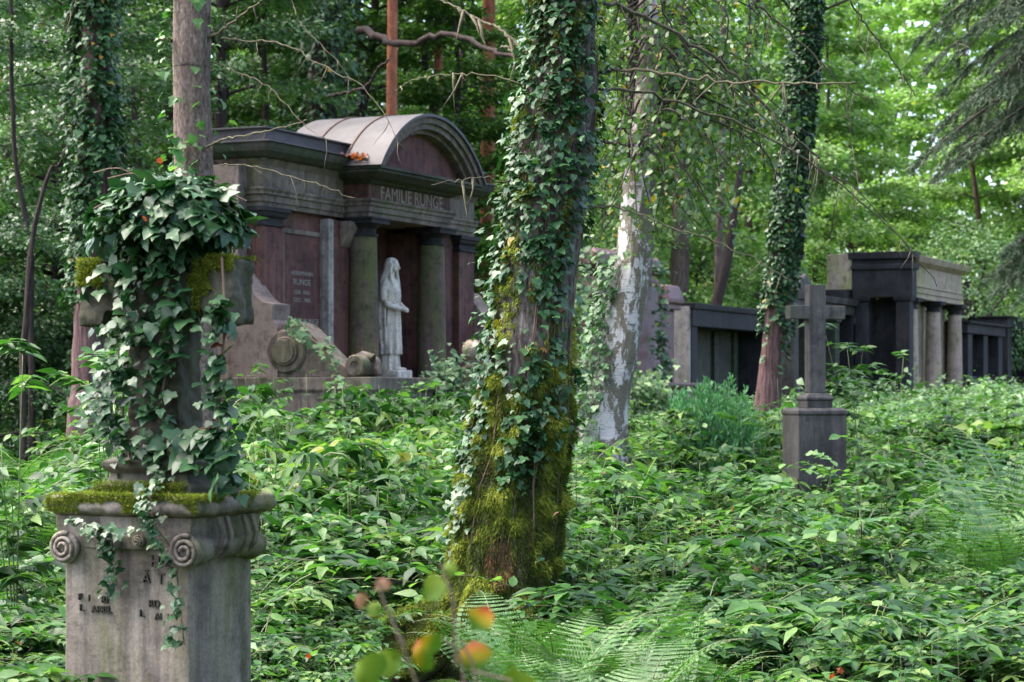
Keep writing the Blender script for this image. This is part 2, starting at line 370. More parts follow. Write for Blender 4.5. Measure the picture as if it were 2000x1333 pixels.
# ------------------------------------------------------------------ the near gravestone with its stone cross
def gravestone():
    Y = 8.4; base = at(370, 985, Y)
    g = thing('cross_gravestone', 'weathered sandstone cross on a mossy scroll-cornered pedestal with broken lettering', 'gravestone',
              (base.x, base.y, ground_z(base.x, base.y)), -25)
    gz = g.location.z
    Z = lambda py: EYE+(HZ-py)/F*Y - gz
    W, D = .565, .44                               # body: x -W..0, y 0..D (front right corner at the origin)
    b = MB(); zc = Z(1078)
    b.loft(-W-.03, .03, -.03, D+.03, [(-.1, .02), (.22, .02), (.24, 0), (.26, 0)])
    # front face with two shallow concave flutes so the corners read as pilasters
    prof = []
    for i in range(25):
        x = -W+W*i/24; t = i/24
        d = .016*max(0, math.sin(math.pi*(t-.12)/.76))**.6 if .12 < t < .88 else 0
        prof.append((x, d))
    prof += [(0, D), (-W, D)]
    vs = []; n = len(prof)
    for k, z in enumerate((.26, zc-.09, zc-.03, zc+.02)):
        sc = (1, 1, 1.0, 1.04)[k]
        for x, y in prof: vs.append((-W/2+(x+W/2)*sc, D/2+(y-D/2)*sc, z))
    fs = [tuple(range(n-1, -1, -1)), tuple(3*n+i for i in range(n))]
    for k in range(3):
        for i in range(n): fs.append((k*n+i, k*n+(i+1)%n, (k+1)*n+(i+1)%n, (k+1)*n+i))
    b.add(vs, fs); b.build('pedestal', S_TAN, g, bevel=.008)
    # capital: egg moulding band, bolsters on the sides, four volutes
    c = MB(); zt = Z(1012)
    c.loft(-W, 0, 0, D, [(zc, .0), (zc+.02, .006), (zc+.045, .016), (zc+.075, .022), (zt, .026)])
    for yy in (.10, .16, .28, .34):
        c.tube([(.03, yy, zc-.03), (.075, yy, zc+.02), (.082, yy, zc+.06), (.06, yy, zt)], .012, 6)
    c.build('capital', S_TAN, g, bevel=.004)
    for x0 in (.012, -W+.022):
        bol = MB(); bol.lathe([(-.02, .045), (.03, .06), (.08, .045), (.16, .038), (.28, .038), (.36, .045), (.41, .06), (.46, .045)], n=20,
                  M=Matrix.Translation((x0, 0, zc+.005)) @ Matrix.Rotation(R(-90), 4, 'X'))
        bol.build('bolster', S_TAN, g, auto=40)
    for vx, vz, r in ((.004, zc+.002, .062), (-W+.022, zc+.002, .058), (-W+.235, zc+.03, .036), (-W+.36, zc+.035, .022)):
        v = MB(); sp = []
        for i in range(44):
            a = i/43*2.3*2*math.pi; rr = r*(1-.78*i/43); sp.append((vx+rr*math.cos(a+1.2), -.04-.012*i/43, vz+rr*math.sin(a+1.2)))
        v.tube(sp, [r*.17*(1-.35*i/43) for i in range(44)], 6)
        v.lathe([(0, r*1.02), (.012, r*1.05), (.04, r*.9)], n=24, M=Matrix.Translation((vx, -.036, vz)) @ Matrix.Rotation(R(-90), 4, 'X'))
        v.build('volute', S_TAN, g, smooth=True)
    # cap slab
    zs = Z(970); s = MB()
    s.loft(-W-.025, .06, -.05, D+.05, [(zt, -.02), (zt+.015, .01), (zt+.035, .02), (zs-.01, .012), (zs, -.01)])
    weather(s.build('cap_slab', S_TAN, g), .008, .014, .05)
    cx, cy = -W/2+.03, D/2
    m = MB(); z1 = Z(905)
    m.loft(cx-.19, cx+.19, cy-.13, cy+.13, [(zs, .035), (zs+.03, .03), (zs+.045, .0), (zs+.075, -.015), (zs+.10, .01), (z1, .01), (z1+.02, -.04)])
    m.build('plinth', S_CROSS, g, bevel=.006)
    # cross with flared square ends
    zA0, zA1 = Z(602), Z(535); ze0, ze1 = Z(632), Z(500); zt_ = Z(365)
    wS, wA = .115, .35
    P = [(-.165, z1), (-.13, z1+.10), (-wS, z1+.22), (-wS, zA0-.05), (-wS-.03, zA0-.012), (-wS-.06, zA0), (-wA+.13, zA0), (-wA+.11, ze0), (-wA, ze0), (-wA, ze1), (-wA+.09, ze1),
         (-wA+.11, ze1-.03), (-wA+.16, zA1+.01), (-wS-.07, zA1), (-wS-.03, zA1+.015), (-wS, zA1+.05), (-wS, zt_-.05), (-wS-.05, zt_-.04), (-wS-.05, zt_)]
    P = P + [(-x, z) for x, z in reversed(P)]
    k = MB(); k.prism([(cx+x, z) for x, z in P], cy-.085, cy+.085); weather(k.build('cross', S_CROSS, g), .009, .03, .07)
    # lettering, bronze, several letters lost
    fy = .012
    XP = lambda px: -(383-px)/524/math.cos(R(25))
    for body, px, py, sz in (('H', 313, 1110, .062), ('Z', 338, 1112, .062), ('\u00c4', 290, 1142, .052), ('T', 321, 1144, .058),
                             ('F', 150, 1182, .036), ('I', 170, 1184, .036), ('RI', 200, 1186, .036), ('1.', 153, 1204, .036), ('APRIL', 193, 1206, .036),
                             ('RD', 307, 1190, .038), ('1.', 279, 1210, .036), ('AI', 315, 1214, .034), ('19', 341, 1214, .034)):
        text('inscription', body, sz*1.05, (XP(px), -.004 if py < 1115 or px < 185 else fy-.004, Z(py)), M_BRONZE, g, .006, xs=.95)
    rng = np.random.default_rng(3)
    # moss: cap slab top and lip, plinth, arms
    n = 20000
    x = rng.uniform(-W-.035, .07, n); y = rng.uniform(-.065, D*.9, n)
    top = np.stack([x, y, np.full(n, zs)], 1); nt = np.tile(UP, (n, 1))
    keep = (np.array([noise.noise(Vector((a*7, c_*7, 3))) for a, c_ in zip(x, y)]) > -.22)
    P1 = top[keep]; N1 = nt[keep]
    n2 = 15000; xx = rng.uniform(-W-.04, .075, n2); zz = zs-rng.uniform(-.01, .06, n2)**1.0
    kk = np.array([noise.noise(Vector((a*9, 5, c_*14))) for a, c_ in zip(xx, zz)]) > -.12
    P2 = np.stack([xx, np.full(n2, -.066), zz], 1)[kk]; N2 = np.tile([0, -1., .3], (len(P2), 1))
    n3 = 5000; yy = rng.uniform(-.09, D, n3); z3 = zs-rng.uniform(-.01, .05, n3)
    kk = np.array([noise.noise(Vector((a*9, 8, c_*14))) for a, c_ in zip(yy, z3)]) > -.02
    P3 = np.stack([np.full(n3, .074), yy, z3], 1)[kk]; N3 = np.tile([1., 0, .3], (len(P3), 1))
    n4 = 3500; P4 = np.stack([rng.uniform(cx-.22, cx+.2, n4), np.full(n4, cy-.165), rng.uniform(zs, zs+.05, n4)], 1)
    moss_tufts('moss', np.concatenate([P1, P2, P3, P4]), np.concatenate([N1, N2, N3, np.tile([0, -1., .6], (n4, 1))]), .013, g, rng, .5)
    A = []; AN = []
    def patch(x0, x1, z0, z1_, y, n, nn, yr=None):
        q = np.stack([rng.uniform(x0, x1, n), rng.uniform(*(yr or (y, y)), n), rng.uniform(z0, z1_, n)], 1)
        f = np.array([noise.noise(Vector(v*11)) for v in q]) > -.12
        A.append(q[f]); AN.append(np.tile(np.array(nn, float), (f.sum(), 1)))
    patch(cx+wA-.11, cx+wA+.01, ze1-.045, ze1+.012, cy-.09, 2600, (0, -1, .5))
    patch(cx+wA-.11, cx+wA+.01, ze1, ze1+.004, 0, 2500, (0, 0, 1), (cy-.09, cy+.09))
    patch(cx+.10, cx+wA-.07, zA1-.05, zA1+.01, cy-.09, 3000, (0, -1, .5))
    patch(cx+.10, cx+wA-.10, zA1, zA1+.006, 0, 2500, (0, 0, 1), (cy-.09, cy+.09))
    patch(cx+wA-.17, cx+wA-.10, ze0+.06, ze1, cy-.09, 2200, (0, -1, .2))
    patch(cx-wA, cx-wA+.12, ze1-.09, ze1+.012, cy-.09, 2200, (0, -1, .5))
    patch(cx-wA, cx-.1, zA1-.03, zA1+.012, cy-.09, 2500, (0, -1, .5))
    moss_tufts('moss', np.concatenate(A), np.concatenate(AN), .014, g, rng, .6)
    # ivy over it: a plant of its own, in the same local frame
    iv = thing('climbing_ivy', 'dark glossy ivy heaped over the near stone cross and trailing down its pedestal', 'ivy', g.location, -25)
    Ps = []; Ns = []; Sz = []
    c0 = np.array([cx+.02, cy, Z(430)])
    n = 720; d = nrm(rng.normal(0, 1, (n, 3))); d[:, 2] = np.abs(d[:, 2])*1.1-.25
    q = c0+d*np.array([.285, .2, .19])*rng.uniform(.85, 1.08, (n, 1)); Ps.append(q); Ns.append(d); Sz.append(np.full(n, .056))
    n = 700; d2 = nrm(rng.normal(0, 1, (n, 3)))
    q = c0+np.array([0, 0, -.03])+d2*np.array([.25, .17, .18])*rng.uniform(.3, .85, (n, 1)); Ps.append(q); Ns.append(d2); Sz.append(np.full(n, .065))
    n = 230; d2 = nrm(rng.normal(0, 1, (n, 3))); Ps.append(np.array([cx+.01, cy-.02, Z(560)])+d2*np.array([.16, .14, .15])*rng.uniform(.7, 1, (n, 1))); Ns.append(d2); Sz.append(np.full(n, .05))
    def strand(pts, n, w, sz, nn=(0, -1, .1)):
        c = curve_pts(pts, 60); i = rng.integers(0, 60, n); q = c[i]+rng.normal(0, 1, (n, 3))*np.array([w, .02, w*.4])
        Ps.append(q); Ns.append(np.tile(np.array(nn, float), (n, 1))); Sz.append(np.full(n, sz))
    X = lambda px: -(383-px)/524/math.cos(R(25)); fy2 = cy-.10
    strand([(X(300), fy2, Z(470)), (X(310), fy2, Z(600)), (X(285), fy2, Z(760)), (X(300), fy2, Z(900))], 190, .055, .05)
    strand([(X(215), fy2, Z(600)), (X(215), fy2-.03, Z(720)), (X(190), fy2-.05, Z(800)), (X(240), fy2, Z(900))], 190, .045, .044)
    strand([(X(420), fy2, Z(600)), (X(415), fy2, Z(720)), (X(430), fy2, Z(830)), (X(425), fy2, Z(930))], 170, .04, .048)
    strand([(X(370), fy2-.03, Z(850)), (X(400), fy2-.02, Z(900)), (X(450), fy2, Z(960))], 36, .05, .075)
    strand([(X(250), fy2, Z(880)), (X(310), fy2-.04, Z(930)), (X(330), -.09, Z(965)), (X(340), -.10, Z(1020)), (X(352), -.03, Z(1090)), (X(372), -.02, Z(1180)), (X(368), -.02, Z(1260))], 150, .014, .034)
    strand([(X(215), -.09, Z(1030)), (X(230), -.02, Z(1080)), (X(235), -.01, Z(1170))], 80, .022, .034)
    strand([(X(170), -.1, Z(1020)), (X(240), -.09, Z(1030)), (X(300), -.08, Z(1035))], 30, .02, .032)
    strand([(X(180), fy2+.1, Z(520)), (X(170), fy2+.05, Z(560)), (X(240), fy2, Z(500))], 40, .05, .055)
    P = np.concatenate(Ps); Nn = np.concatenate(Ns); S = np.concatenate(Sz)
    P, fw, nn, S2 = ivy_arrays(P, Nn, 1.0, rng, 1.05, .36, .32); S = S*S2
    ivy_obj('foliage', M_IVY, P, fw, nn, S, L_IVY, np.clip(rng.beta(2, 3, len(P)), 0, .95)+(rng.random(len(P)) > .995)*.5, iv)
    st = MB()
    for k in range(14):
        a = rng.uniform(0, 2*math.pi); e = c0+np.array([math.cos(a)*.33, math.sin(a)*.22-.02, rng.uniform(-.15, .2)])
        st.tube(curve_pts([c0+rng.normal(0, .08, 3), (c0+e)/2+np.array([0, 0, .1]), e], 8), .0018, 4)
    for xx0 in (215, 300, 415):
        st.tube(curve_pts([(X(xx0), fy2, Z(500)), (X(xx0+8), fy2-.01, Z(650)), (X(xx0-10), fy2-.01, Z(800)), (X(xx0+10), fy2, Z(930))], 16), .005, 5)
    st.tube(curve_pts([(X(330), -.09, Z(965)), (X(340), -.10, Z(1020)), (X(352), -.01, Z(1090)), (X(372), -.0, Z(1260))], 16), .003, 4)
    st.build('stem', M_VINE, iv)
gravestone()

# ------------------------------------------------------------------ row frame: all wall tombs stand on one line
RZ = math.degrees(math.atan2(.913, .409))
DU = Vector((.409, .913, 0)); DN = Vector((.913, -.409, 0))
P0 = Vector((-1.882, 30, 0))
def row_t(px, off=0):                          # distance along the row where a photo column meets the front plane
    k = (px-1000)/F; a = P0 + DN*off
    return (a.y*k-a.x)/(.409-.913*k)
def row_pt(t, off=0): return P0+DU*t+DN*off
def row_z(py, t, off=0): return EYE+(HZ-py)/F*(row_pt(t, off).y)

def arc(cx, cz, r, a0, a1, n): return [(cx+r*math.cos(a0+(a1-a0)*i/n), cz+r*math.sin(a0+(a1-a0)*i/n)) for i in range(n+1)]

def column(parent, x, y, z0, z1, r0, r1, shaft_m, cap_m):
    c = MB(); H = z1-z0; capz = z1-.25
    prof = [(z0, r0*1.0)]+[(z0+(capz-z0)*i/8, r0+(r1-r0)*(i/8)**1.4) for i in range(1, 9)]
    c.lathe(prof, x, y, 32); sh = c.build('column', shaft_m, parent, auto=40)
    k = MB(); k.lathe([(capz-.002, r1*.96), (capz, r1*1.12), (capz+.03, r1*1.12), (capz+.035, r1*.92), (capz+.10, r1*.95), (capz+.13, r1*1.15), (capz+.17, r1*1.42)], x, y, 32)
    k.loft(x-r1*1.45, x+r1*1.45, y-r1*1.45, y+r1*1.45, [(capz+.168, 0), (capz+.22, .0), (capz+.225, .02), (z1, .02)])
    k.build('capital', cap_m, sh, auto=40)

def mausoleum():
    m = thing('mausoleum', 'red-brown sandstone mausoleum with barrel-vaulted zinc roof and two round columns', 'mausoleum', P0, RZ)
    g0 = .2
    b = MB(); b.loft(-2.6, 4.75, -1.35, 1.15, [(g0, .06), (.62, .06), (.66, 0), (1.50, 0), (1.54, .035), (1.69, .035)]); b.build('podium', S_RED2, m, bevel=.01)
    for bx in ((-2.15, -.06, .5, 1.0, 1.69, 3.84), (2.68, 4.10, .5, 1.0, 1.69, 3.84), (-.058, 2.678, .962, 1.02, 1.69, 4.10)):
        w = MB(); w.box(*bx); w.build('wall', S_RED, m, bevel=.006)
    for x0, x1 in ((-2.36, -2.152), (4.102, 4.30)):
        s = MB(); s.box(x0, x1, .62, 1.06, 1.69, 4.36); s.build('side_pier', S_SIDE, m, bevel=.01)
    # niche jambs with little corbels, pilasters with dark capitals, framed memorial panel
    for x0, x1 in ((-.30, .30), (2.32, 2.92)):
        j = MB(); j.box(x0, x1, .40, .957, 1.69, 3.797); jo = j.build('jamb', S_RED, m, bevel=.006)
        q = MB(); xm = (x0+x1)/2
        q.prism([(.40, 3.79), (.25, 3.79), (.25, 3.70), (.30, 3.60), (.37, 3.46), (.40, 3.44)], xm-.13, xm+.13, 'x'); q.build('corbel', S_RED2, jo, bevel=.01)
    for x0, x1 in ((-2.152, -1.62), (3.58, 4.102)):
        p = MB(); p.box(x0, x1, .40, .497, 1.69, 3.60); po = p.build('pilaster', S_RED, m, bevel=.006)
        c = MB(); c.loft(x0, x1, .40, .497, [(3.602, -.004), (3.605, .025), (3.635, .025), (3.64, .0), (3.70, .0), (3.73, .04), (3.78, .055), (3.785, .075), (3.84, .075)])
        c.build('capital', S_DARK, po, bevel=.004)
    for x0, x1 in ((-1.50, -.55),):
        p = MB(); p.box(x0, x1, .472, .498, 1.9, 3.55); po = p.build('memorial_panel', S_RED, m, bevel=.004)
        fr = MB(); fr.box(x0-.06, x0, .45, .50, 1.84, 3.61); fr.box(x1, x1+.06, .45, .50, 1.84, 3.61); fr.box(x0, x1, .45, .50, 3.55, 3.61); fr.box(x0, x1, .45, .50, 1.84, 1.9)
        fr.build('frame', S_RED2, po, bevel=.004)
        for body, z, sz in (('HERRMANN', 3.02, .085), ('RUNGE', 2.90, .11), ('GEB. 1856', 2.78, .075), ('GEST. 1905', 2.68, .075),
                            ('HANNA RUNGE', 2.40, .10), ('GEB. FISCHER', 2.28, .085), ('GEB. 1862', 2.16, .075), ('GEST. 1922', 2.06, .075)):
            text('lettering', body, sz, ((x0+x1)/2, .468, z), M_LETT, po, .002, xs=1.25)
    p = MB(); p.box(-.50, -.36, .36, .498, 1.69, 3.797); p.build('pilaster_edge', S_PALE, m, bevel=.01)  # pale strip forming the edge of the niche pilaster
    # wing entablatures
    for x0, x1 in ((-2.152, -.02), (2.64, 4.102)):
        e = MB(); e.loft(x0, x1, .40, 1.0, [(3.842, 0), (3.90, 0), (3.905, .02), (3.99, .02), (3.995, .045), (4.03, .045), (4.06, .065), (4.08, .065), (4.085, .0), (4.36, .0), (4.40, .03), (4.44, .06)])
        e.build('wing_entablature', S_RED2, m, bevel=.004)
    for x0, x1 in ((-2.152, -.35), (2.97, 4.102)):
        e = MB(); e.loft(x0, x1, .40, 1.0, [(4.442, .06), (4.46, .12), (4.52, .20), (4.56, .22), (4.62, .235)])
        e.build('wing_cornice', S_WALL, m, bevel=.004)
    for x0, x1, s in ((-2.152, .10, -1), (2.52, 4.102, 1)):
        z = MB(); z.loft(x0, x1, .40, 1.0, [(4.622, .26), (4.64, .26), (4.642, .10), (4.80, .10), (4.802, .14), (4.825, .14)])
        z.build('flat_roof', M_ZINC, m, bevel=.003)
    # portico
    column(m, .27, .25, 1.69, 3.855, .208, .18, S_COL, S_DARK)
    column(m, 2.35, .25, 1.69, 3.855, .208, .18, S_COL, S_DARK)
    e = MB(); e.loft(.06, 2.56, .06, .96, [(3.858, 0), (3.92, 0), (3.925, .025), (4.0, .025), (4.005, .045), (4.05, .05), (4.07, .075), (4.10, .075)])
    e.build('architrave', S_RED2, m, bevel=.004)
    f = MB(); f.loft(.06, 2.56, .06, .957, [(4.102, -.0), (4.295, .0)]); fo = f.build('frieze', S_RED, m, bevel=.004)
    text('lettering', 'FAMILIE RUNGE', .255, (1.34, .056, 4.115), M_GOLD, fo, .008, xs=1.08)
    c = MB(); c.loft(.06, 2.56, .06, .96, [(4.297, .0), (4.315, .05), (4.34, .08), (4.36, .20), (4.41, .30), (4.425, .335), (4.46, .335), (4.465, .37), (4.50, .37)])
    c.build('cornice', S_WALL, m, bevel=.004)
    # segmental pediment and vault
    hc, rise = 1.62, .80; Rr = (hc*hc+rise*rise)/(2*rise); cz = 4.502-(Rr-rise); cx = 1.31
    a = math.asin(hc/Rr)
    def ring(r0, r1, y0, y1):
        aa = math.acos(min(1, (4.502-cz)/r1)); ab = math.acos(min(1, (4.502-cz)/r0))
        return [(cx+r1*math.sin(t), cz+r1*math.cos(t)) for t in np.linspace(-aa, aa, 40)]+[(cx+r0*math.sin(t), cz+r0*math.cos(t)) for t in np.linspace(ab, -ab, 40)]
    def ringmesh(mb, r0, r1, y0, y1):
        P = ring(r0, r1, y0, y1); n = 40; vs = []
        for yy in (y0, y1):
            for p, q in P: vs.append((p, yy, q))
        fs = []
        for i in range(n-1):
            o1, o2, i1, i2 = i, i+1, 2*n-1-i, 2*n-2-i
            fs += [(o1, o2, i2, i1), (2*n+i1, 2*n+i2, 2*n+o2, 2*n+o1), (o1, 2*n+o1, 2*n+o2, o2), (i2, 2*n+i2, 2*n+i1, i1)]
        fs += [(0, 2*n-1, 4*n-1, 2*n), (n-1, 3*n-1, 3*n, n)]; mb.add(vs, fs)
    ar = MB(); ringmesh(ar, Rr-.09, Rr-.008, -.30, .02); ringmesh(ar, Rr-.17, Rr-.088, -.26, .02); ringmesh(ar, Rr-.23, Rr-.168, -.18, .02)
    ar.build('pediment_arch', S_RED2, m, auto=30)
    ty = MB(); P = ring(.001, Rr-.22, 0, 0)[:40]; ty.prism(P, -.05, .9); ty.build('tympanum', S_RED, m)
    rf = MB(); ringmesh(rf, Rr-.005, Rr+.035, -.34, 1.30); ro = rf.build('vault_roof', M_ZINC, m, auto=30)
    for yy in (.22, .78):
        sm = MB(); ringmesh(sm, Rr+.03, Rr+.052, yy, yy+.022); sm.build('seam', M_RUST, ro, auto=30)
    rng = np.random.default_rng(8); n = 160                     # drift of dead leaves in the valley
    P = np.stack([rng.uniform(-.42, -.12, n), rng.uniform(-.12, .75, n), np.full(n, 4.60)+rng.uniform(0, .05, n)], 1)
    tag(leaves_obj('fallen_leaves', M_AUT, (np.array(Matrix.Rotation(R(RZ), 3, 'Z')) @ P.T).T+np.array(P0), rng.normal(0, 1, (n, 3)), np.tile(UP, (n, 1))+rng.normal(0, .5, (n, 3)), .07,
               L_OVATE, rng.uniform(0, .5, n)), 'drift of pinkish dead leaves in the valley between vault and flat roof', 'fallen leaves', kind='stuff')
    # scrolled cheek walls
    for x0, x1 in ((-2.50, -2.06), (4.12, 4.55)):
        s = MB()
        S1 = [(.60, 1.692), (.60, 3.02), (.52, 3.0), (.45, 2.93), (.37, 2.80), (.29, 2.70), (.20, 2.63), (.05, 2.60), (.05, 2.40), (.0, 2.36), (-.02, 2.30), (-.02, 1.692)]
        s.prism(S1, x0, x1, 'x'); so_ = s.build('side_wall', S_SIDE, m, bevel=.006)
        sc = MB()
        S2 = [(.02, 2.12), (.0, 2.26), (-.08, 2.35), (-.2, 2.38), (-.34, 2.34), (-.48, 2.22), (-.62, 2.07), (-.76, 1.94), (-.88, 1.85), (-.97, 1.80), (-1.2, 1.80), (-1.2, 1.75), (-.97, 1.70), (-.5, 1.70), (.03, 1.70)]
        sc.prism([(y, z) for y, z in S2], x0+.04, x1-.03, 'x')
        Mx = lambda y, z, x: Matrix.Translation((x, y, z)) @ Matrix.Rotation(R(90), 4, 'Y')
        sc.lathe([(-.02, .25), (0, .27), (.36, .27), (.38, .25)], n=36, M=Mx(-.13, 2.01, x0+.02))
        w2 = sc.build('scroll', S_RED2, m, auto=35)
        ro = MB(); ro.lathe([(-.03, .15), (-.03, .17), (.0, .185), (.02, .185)], n=32, M=Mx(-.13, 2.01, x0+.0)); ro.build('roundel', S_RED2, w2, auto=35)
        ro = MB(); ro.lathe([(-.035, .14), (-.02, .145), (.02, .145)], n=32, M=Mx(-.13, 2.01, x0-.01)); ro.build('roundel', S_RED2, w2, auto=35)
        vl = MB(); vl.lathe([(-.0, .03), (-.01, .06), (-.02, .06), (-.02, .12), (0, .135), (.44, .135), (.46, .12)], n=28, M=Mx(-1.10, 1.83, x0-.0))
        vl.tube([(x0+.2, -.97, 1.93), (x0+.2, -1.1, 1.975), (x0+.2, -1.24, 1.93), (x0+.2, -1.3, 1.80), (x0+.2, -1.33, 1.72)], [.02, .04, .05, .05, .04], 8)
        vo = vl.build('volute', S_RED2, m, auto=35)
    tr = MB(); tr.prism([(1.9, 1.44), (2.5, 1.44), (2.2, 1.1)], -1.37, -1.352); tr.build('wedge_ornament', S_DARK, m)
    return m
mausoleum()

def ball_post(px, Y, z_ball, r, zb, label):
    p = at(px, HZ, Y); g = thing('ball_post', label, 'stone post', (p.x, p.y, zb), RZ)
    h = z_ball-zb
    b = MB(); b.box(-r*.95, r*.95, -r*.95, r*.95, -.3, h-r*1.9)
    b.lathe([(h-r*1.9, r*.9), (h-r*1.75, r*.9), (h-r*1.7, r*1.05), (h-r*1.5, r*1.05), (h-r*1.45, r*.7), (h-r*1.2, r*.6), (h-r*.9, r*.55)], n=28); b.build('post', S_RED2, g, auto=30)
    s = MB(); s.lathe([(h-r*math.cos(math.pi*i/18), max(.001, r*math.sin(math.pi*i/18))) for i in range(19)], n=32); s.build('ball', S_CREAM, g, smooth=True)
ball_post(923, 29.3, EYE+(HZ-684)/F*29.3, .14, .3, 'stone post with a round ball finial standing in front of the mausoleum ledge')
ball_post(1119, 33.5, EYE+(HZ-722)/F*33.5, .13, .3, 'smaller stone ball post half hidden between the mossy trunk and the birch')

# ------------------------------------------------------------------ statue of a veiled woman (one continuous body)
def statue():
    base = P0+DU*1.16-DN*.30; z0 = 1.69
    g = thing('statue', 'pale marble statue of a veiled woman with bowed head and clasped hands between the columns', 'statue', (base.x, base.y, z0), RZ)
    p = MB(); p.loft(-.21, .21, -.23, .20, [(.0, 0), (.115, 0), (.125, -.01)]); p.build('base', S_STAT, g, bevel=.006)
    vs = []; fs = []; n = 48
    # z, half width x, half depth y, centre y, fold depth
    prof = [(.12, .15, .15, .02, .022), (.2, .145, .14, .02, .024), (.34, .135, .125, .015, .022), (.345, .165, .155, .01, .03), (.5, .17, .155, .01, .026), (.7, .168, .148, .005, .02), (.85, .162, .14, .0, .015),
            (.95, .155, .13, -.005, .01), (1.05, .14, .115, .0, .008), (1.15, .145, .118, -.012, .006), (1.22, .155, .12, -.018, .004), (1.30, .172, .10, .0, .004), (1.36, .155, .082, .015, .003), (1.40, .085, .06, .01, 0), (1.44, .058, .055, 0, 0), (1.50, .05, .052, -.01, 0)]
    for z, rx, ry, cy, fd in prof:
        for k in range(n):
            a = 2*math.pi*k/n
            f = 1+fd*6*(.6*math.sin(a*9+z*2)+.4*math.sin(a*14+1-z*3))
            vs.append((rx*f*math.cos(a), cy+ry*f*math.sin(a), z))
    m = len(prof)
    for i in range(m-1):
        for k in range(n): fs.append((i*n+k, i*n+(k+1)%n, (i+1)*n+(k+1)%n, (i+1)*n+k))
    fs += [tuple(range(n-1, -1, -1)), tuple((m-1)*n+k for k in range(n))]
    b = MB(); b.add(vs, fs)
    def ell(c, r, rot=None, nn=14):
        M = Matrix.Translation(c) @ (rot or Matrix()) @ Matrix.Diagonal((*r, 1))
        b.lathe([(-math.cos(math.pi*i/nn), max(.002, math.sin(math.pi*i/nn))) for i in range(nn+1)], n=20, M=M)
    tilt = Matrix.Rotation(R(24), 4, 'X')
    hc = Vector((0, -.035, 1.575))
    ell(hc, (.068, .082, .10), tilt); ell(hc+Vector((0, -.035, -.05)), (.045, .045, .05), tilt)                 # skull, jaw
    ell(hc+Vector((0, -.098, -.035)), (.011, .02, .022)); ell(hc+Vector((0, -.087, -.012)), (.008, .014, .03))     # nose
    ell(hc+Vector((0, -.085, -.068)), (.019, .010, .008)); ell(hc+Vector((0, -.078, -.10)), (.018, .016, .014))  # mouth, chin
    for s in (-1, 1):
        ell(hc+Vector((s*.026, -.078, -.01)), (.013, .008, .006)); ell(hc+Vector((s*.026, -.082, .012)), (.02, .01, .006))
        b.tube(curve_pts([(s*.15, .01, 1.31), (s*.195, .01, 1.18), (s*.205, -.02, 1.06), (s*.14, -.12, .99), (s*.055, -.20, .97), (s*.015, -.225, .955)], 14), [.055, .056, .055, .053, .05, .048, .046, .044, .042, .038, .035, .031, .029, .027, .026], 12)
        ell((s*.018, -.235, .95), (.024, .034, .022), Matrix.Rotation(R(s*25), 4, 'Z'))
        for k in range(4):                                                                                      # fingers folded across the other hand
            zz = .968-.012*k
            b.tube(curve_pts([(s*.012, -.25, zz), (-s*.008, -.270, zz-.002), (-s*(.028-.002*k), -.262, zz-.006), (-s*(.036-.003*k), -.245, zz-.010)], 6), [.0088, .0088, .0085, .008, .008, .0075, .007], 8)
        b.tube([(s*.006, -.225, .973), (-s*.004, -.245, .982), (-s*.014, -.258, .980)], [.010, .009, .008], 8)
        ell((s*.058, -.085, 1.20), (.05, .042, .045))                                                            # bust
        ell((s*.055, -.15, .135), (.035, .075, .03))                                                             # feet
        b.tube([(s*.06, -.02, .12), (s*.06, -.03, .35)], [.06, .07], 12)
        b.tube(curve_pts([(s*.07, -.06, 1.60), (s*.095, -.05, 1.48), (s*.10, -.075, 1.33), (s*.075, -.105, 1.20), (s*.05, -.125, 1.10)], 12), [.014, .02, .022, .022, .024, .024, .022, .02, .02, .018, .016, .012, .01], 8)   # veil edges
    # veil and cloak: a shell behind head, shoulders and back
    vs = []; fs = []; rows = [(1.685, .03, .04, -.03), (1.66, .075, .085, -.02), (1.60, .092, .105, -.012), (1.52, .10, .11, .0), (1.44, .125, .115, .02), (1.36, .175, .12, .03), (1.2, .20, .15, .03), (1.0, .21, .165, .03), (.8, .215, .17, .03), (.6, .20, .165, .035), (.42, .16, .15, .04)]
    nk = 26
    for lay, sh in ((0, 0), (1, -.022)):
        for i, (z, rx, ry, cy) in enumerate(rows):
            for k in range(nk+1):
                a = R(-22)+R(224)*k/nk; f = 1+(.05 if i > 3 else .01)*math.sin(a*11+z*1.5)
                vs.append(((rx*f+sh)*math.cos(a), cy+(ry*f+sh)*math.sin(a), z+(-.01 if lay else 0)))
    L = len(rows)*(nk+1)
    for i in range(len(rows)-1):
        for k in range(nk):
            q = i*(nk+1)+k; fs.append((q, q+1, q+nk+2, q+nk+1)); fs.append((L+q, L+q+nk+1, L+q+nk+2, L+q+1))
    for k in range(nk):
        fs.append((k, L+k, L+k+1, k+1)); q = (len(rows)-1)*(nk+1)+k; fs.append((q, q+1, L+q+1, L+q))
    for i in range(len(rows)-1):
        q = i*(nk+1); fs.append((q, q+nk+1, L+q+nk+1, L+q)); q += nk; fs.append((q, L+q, L+q+nk+1, q+nk+1))
    b.add(vs, fs)
    o = b.build('figure', S_STAT, g)
    r = o.modifiers.new('remesh', 'REMESH'); r.mode = 'VOXEL'; r.voxel_size = .0075; r.use_smooth_shade = True
    s = o.modifiers.new('smooth', 'SMOOTH'); s.factor = .5; s.iterations = 2
statue()

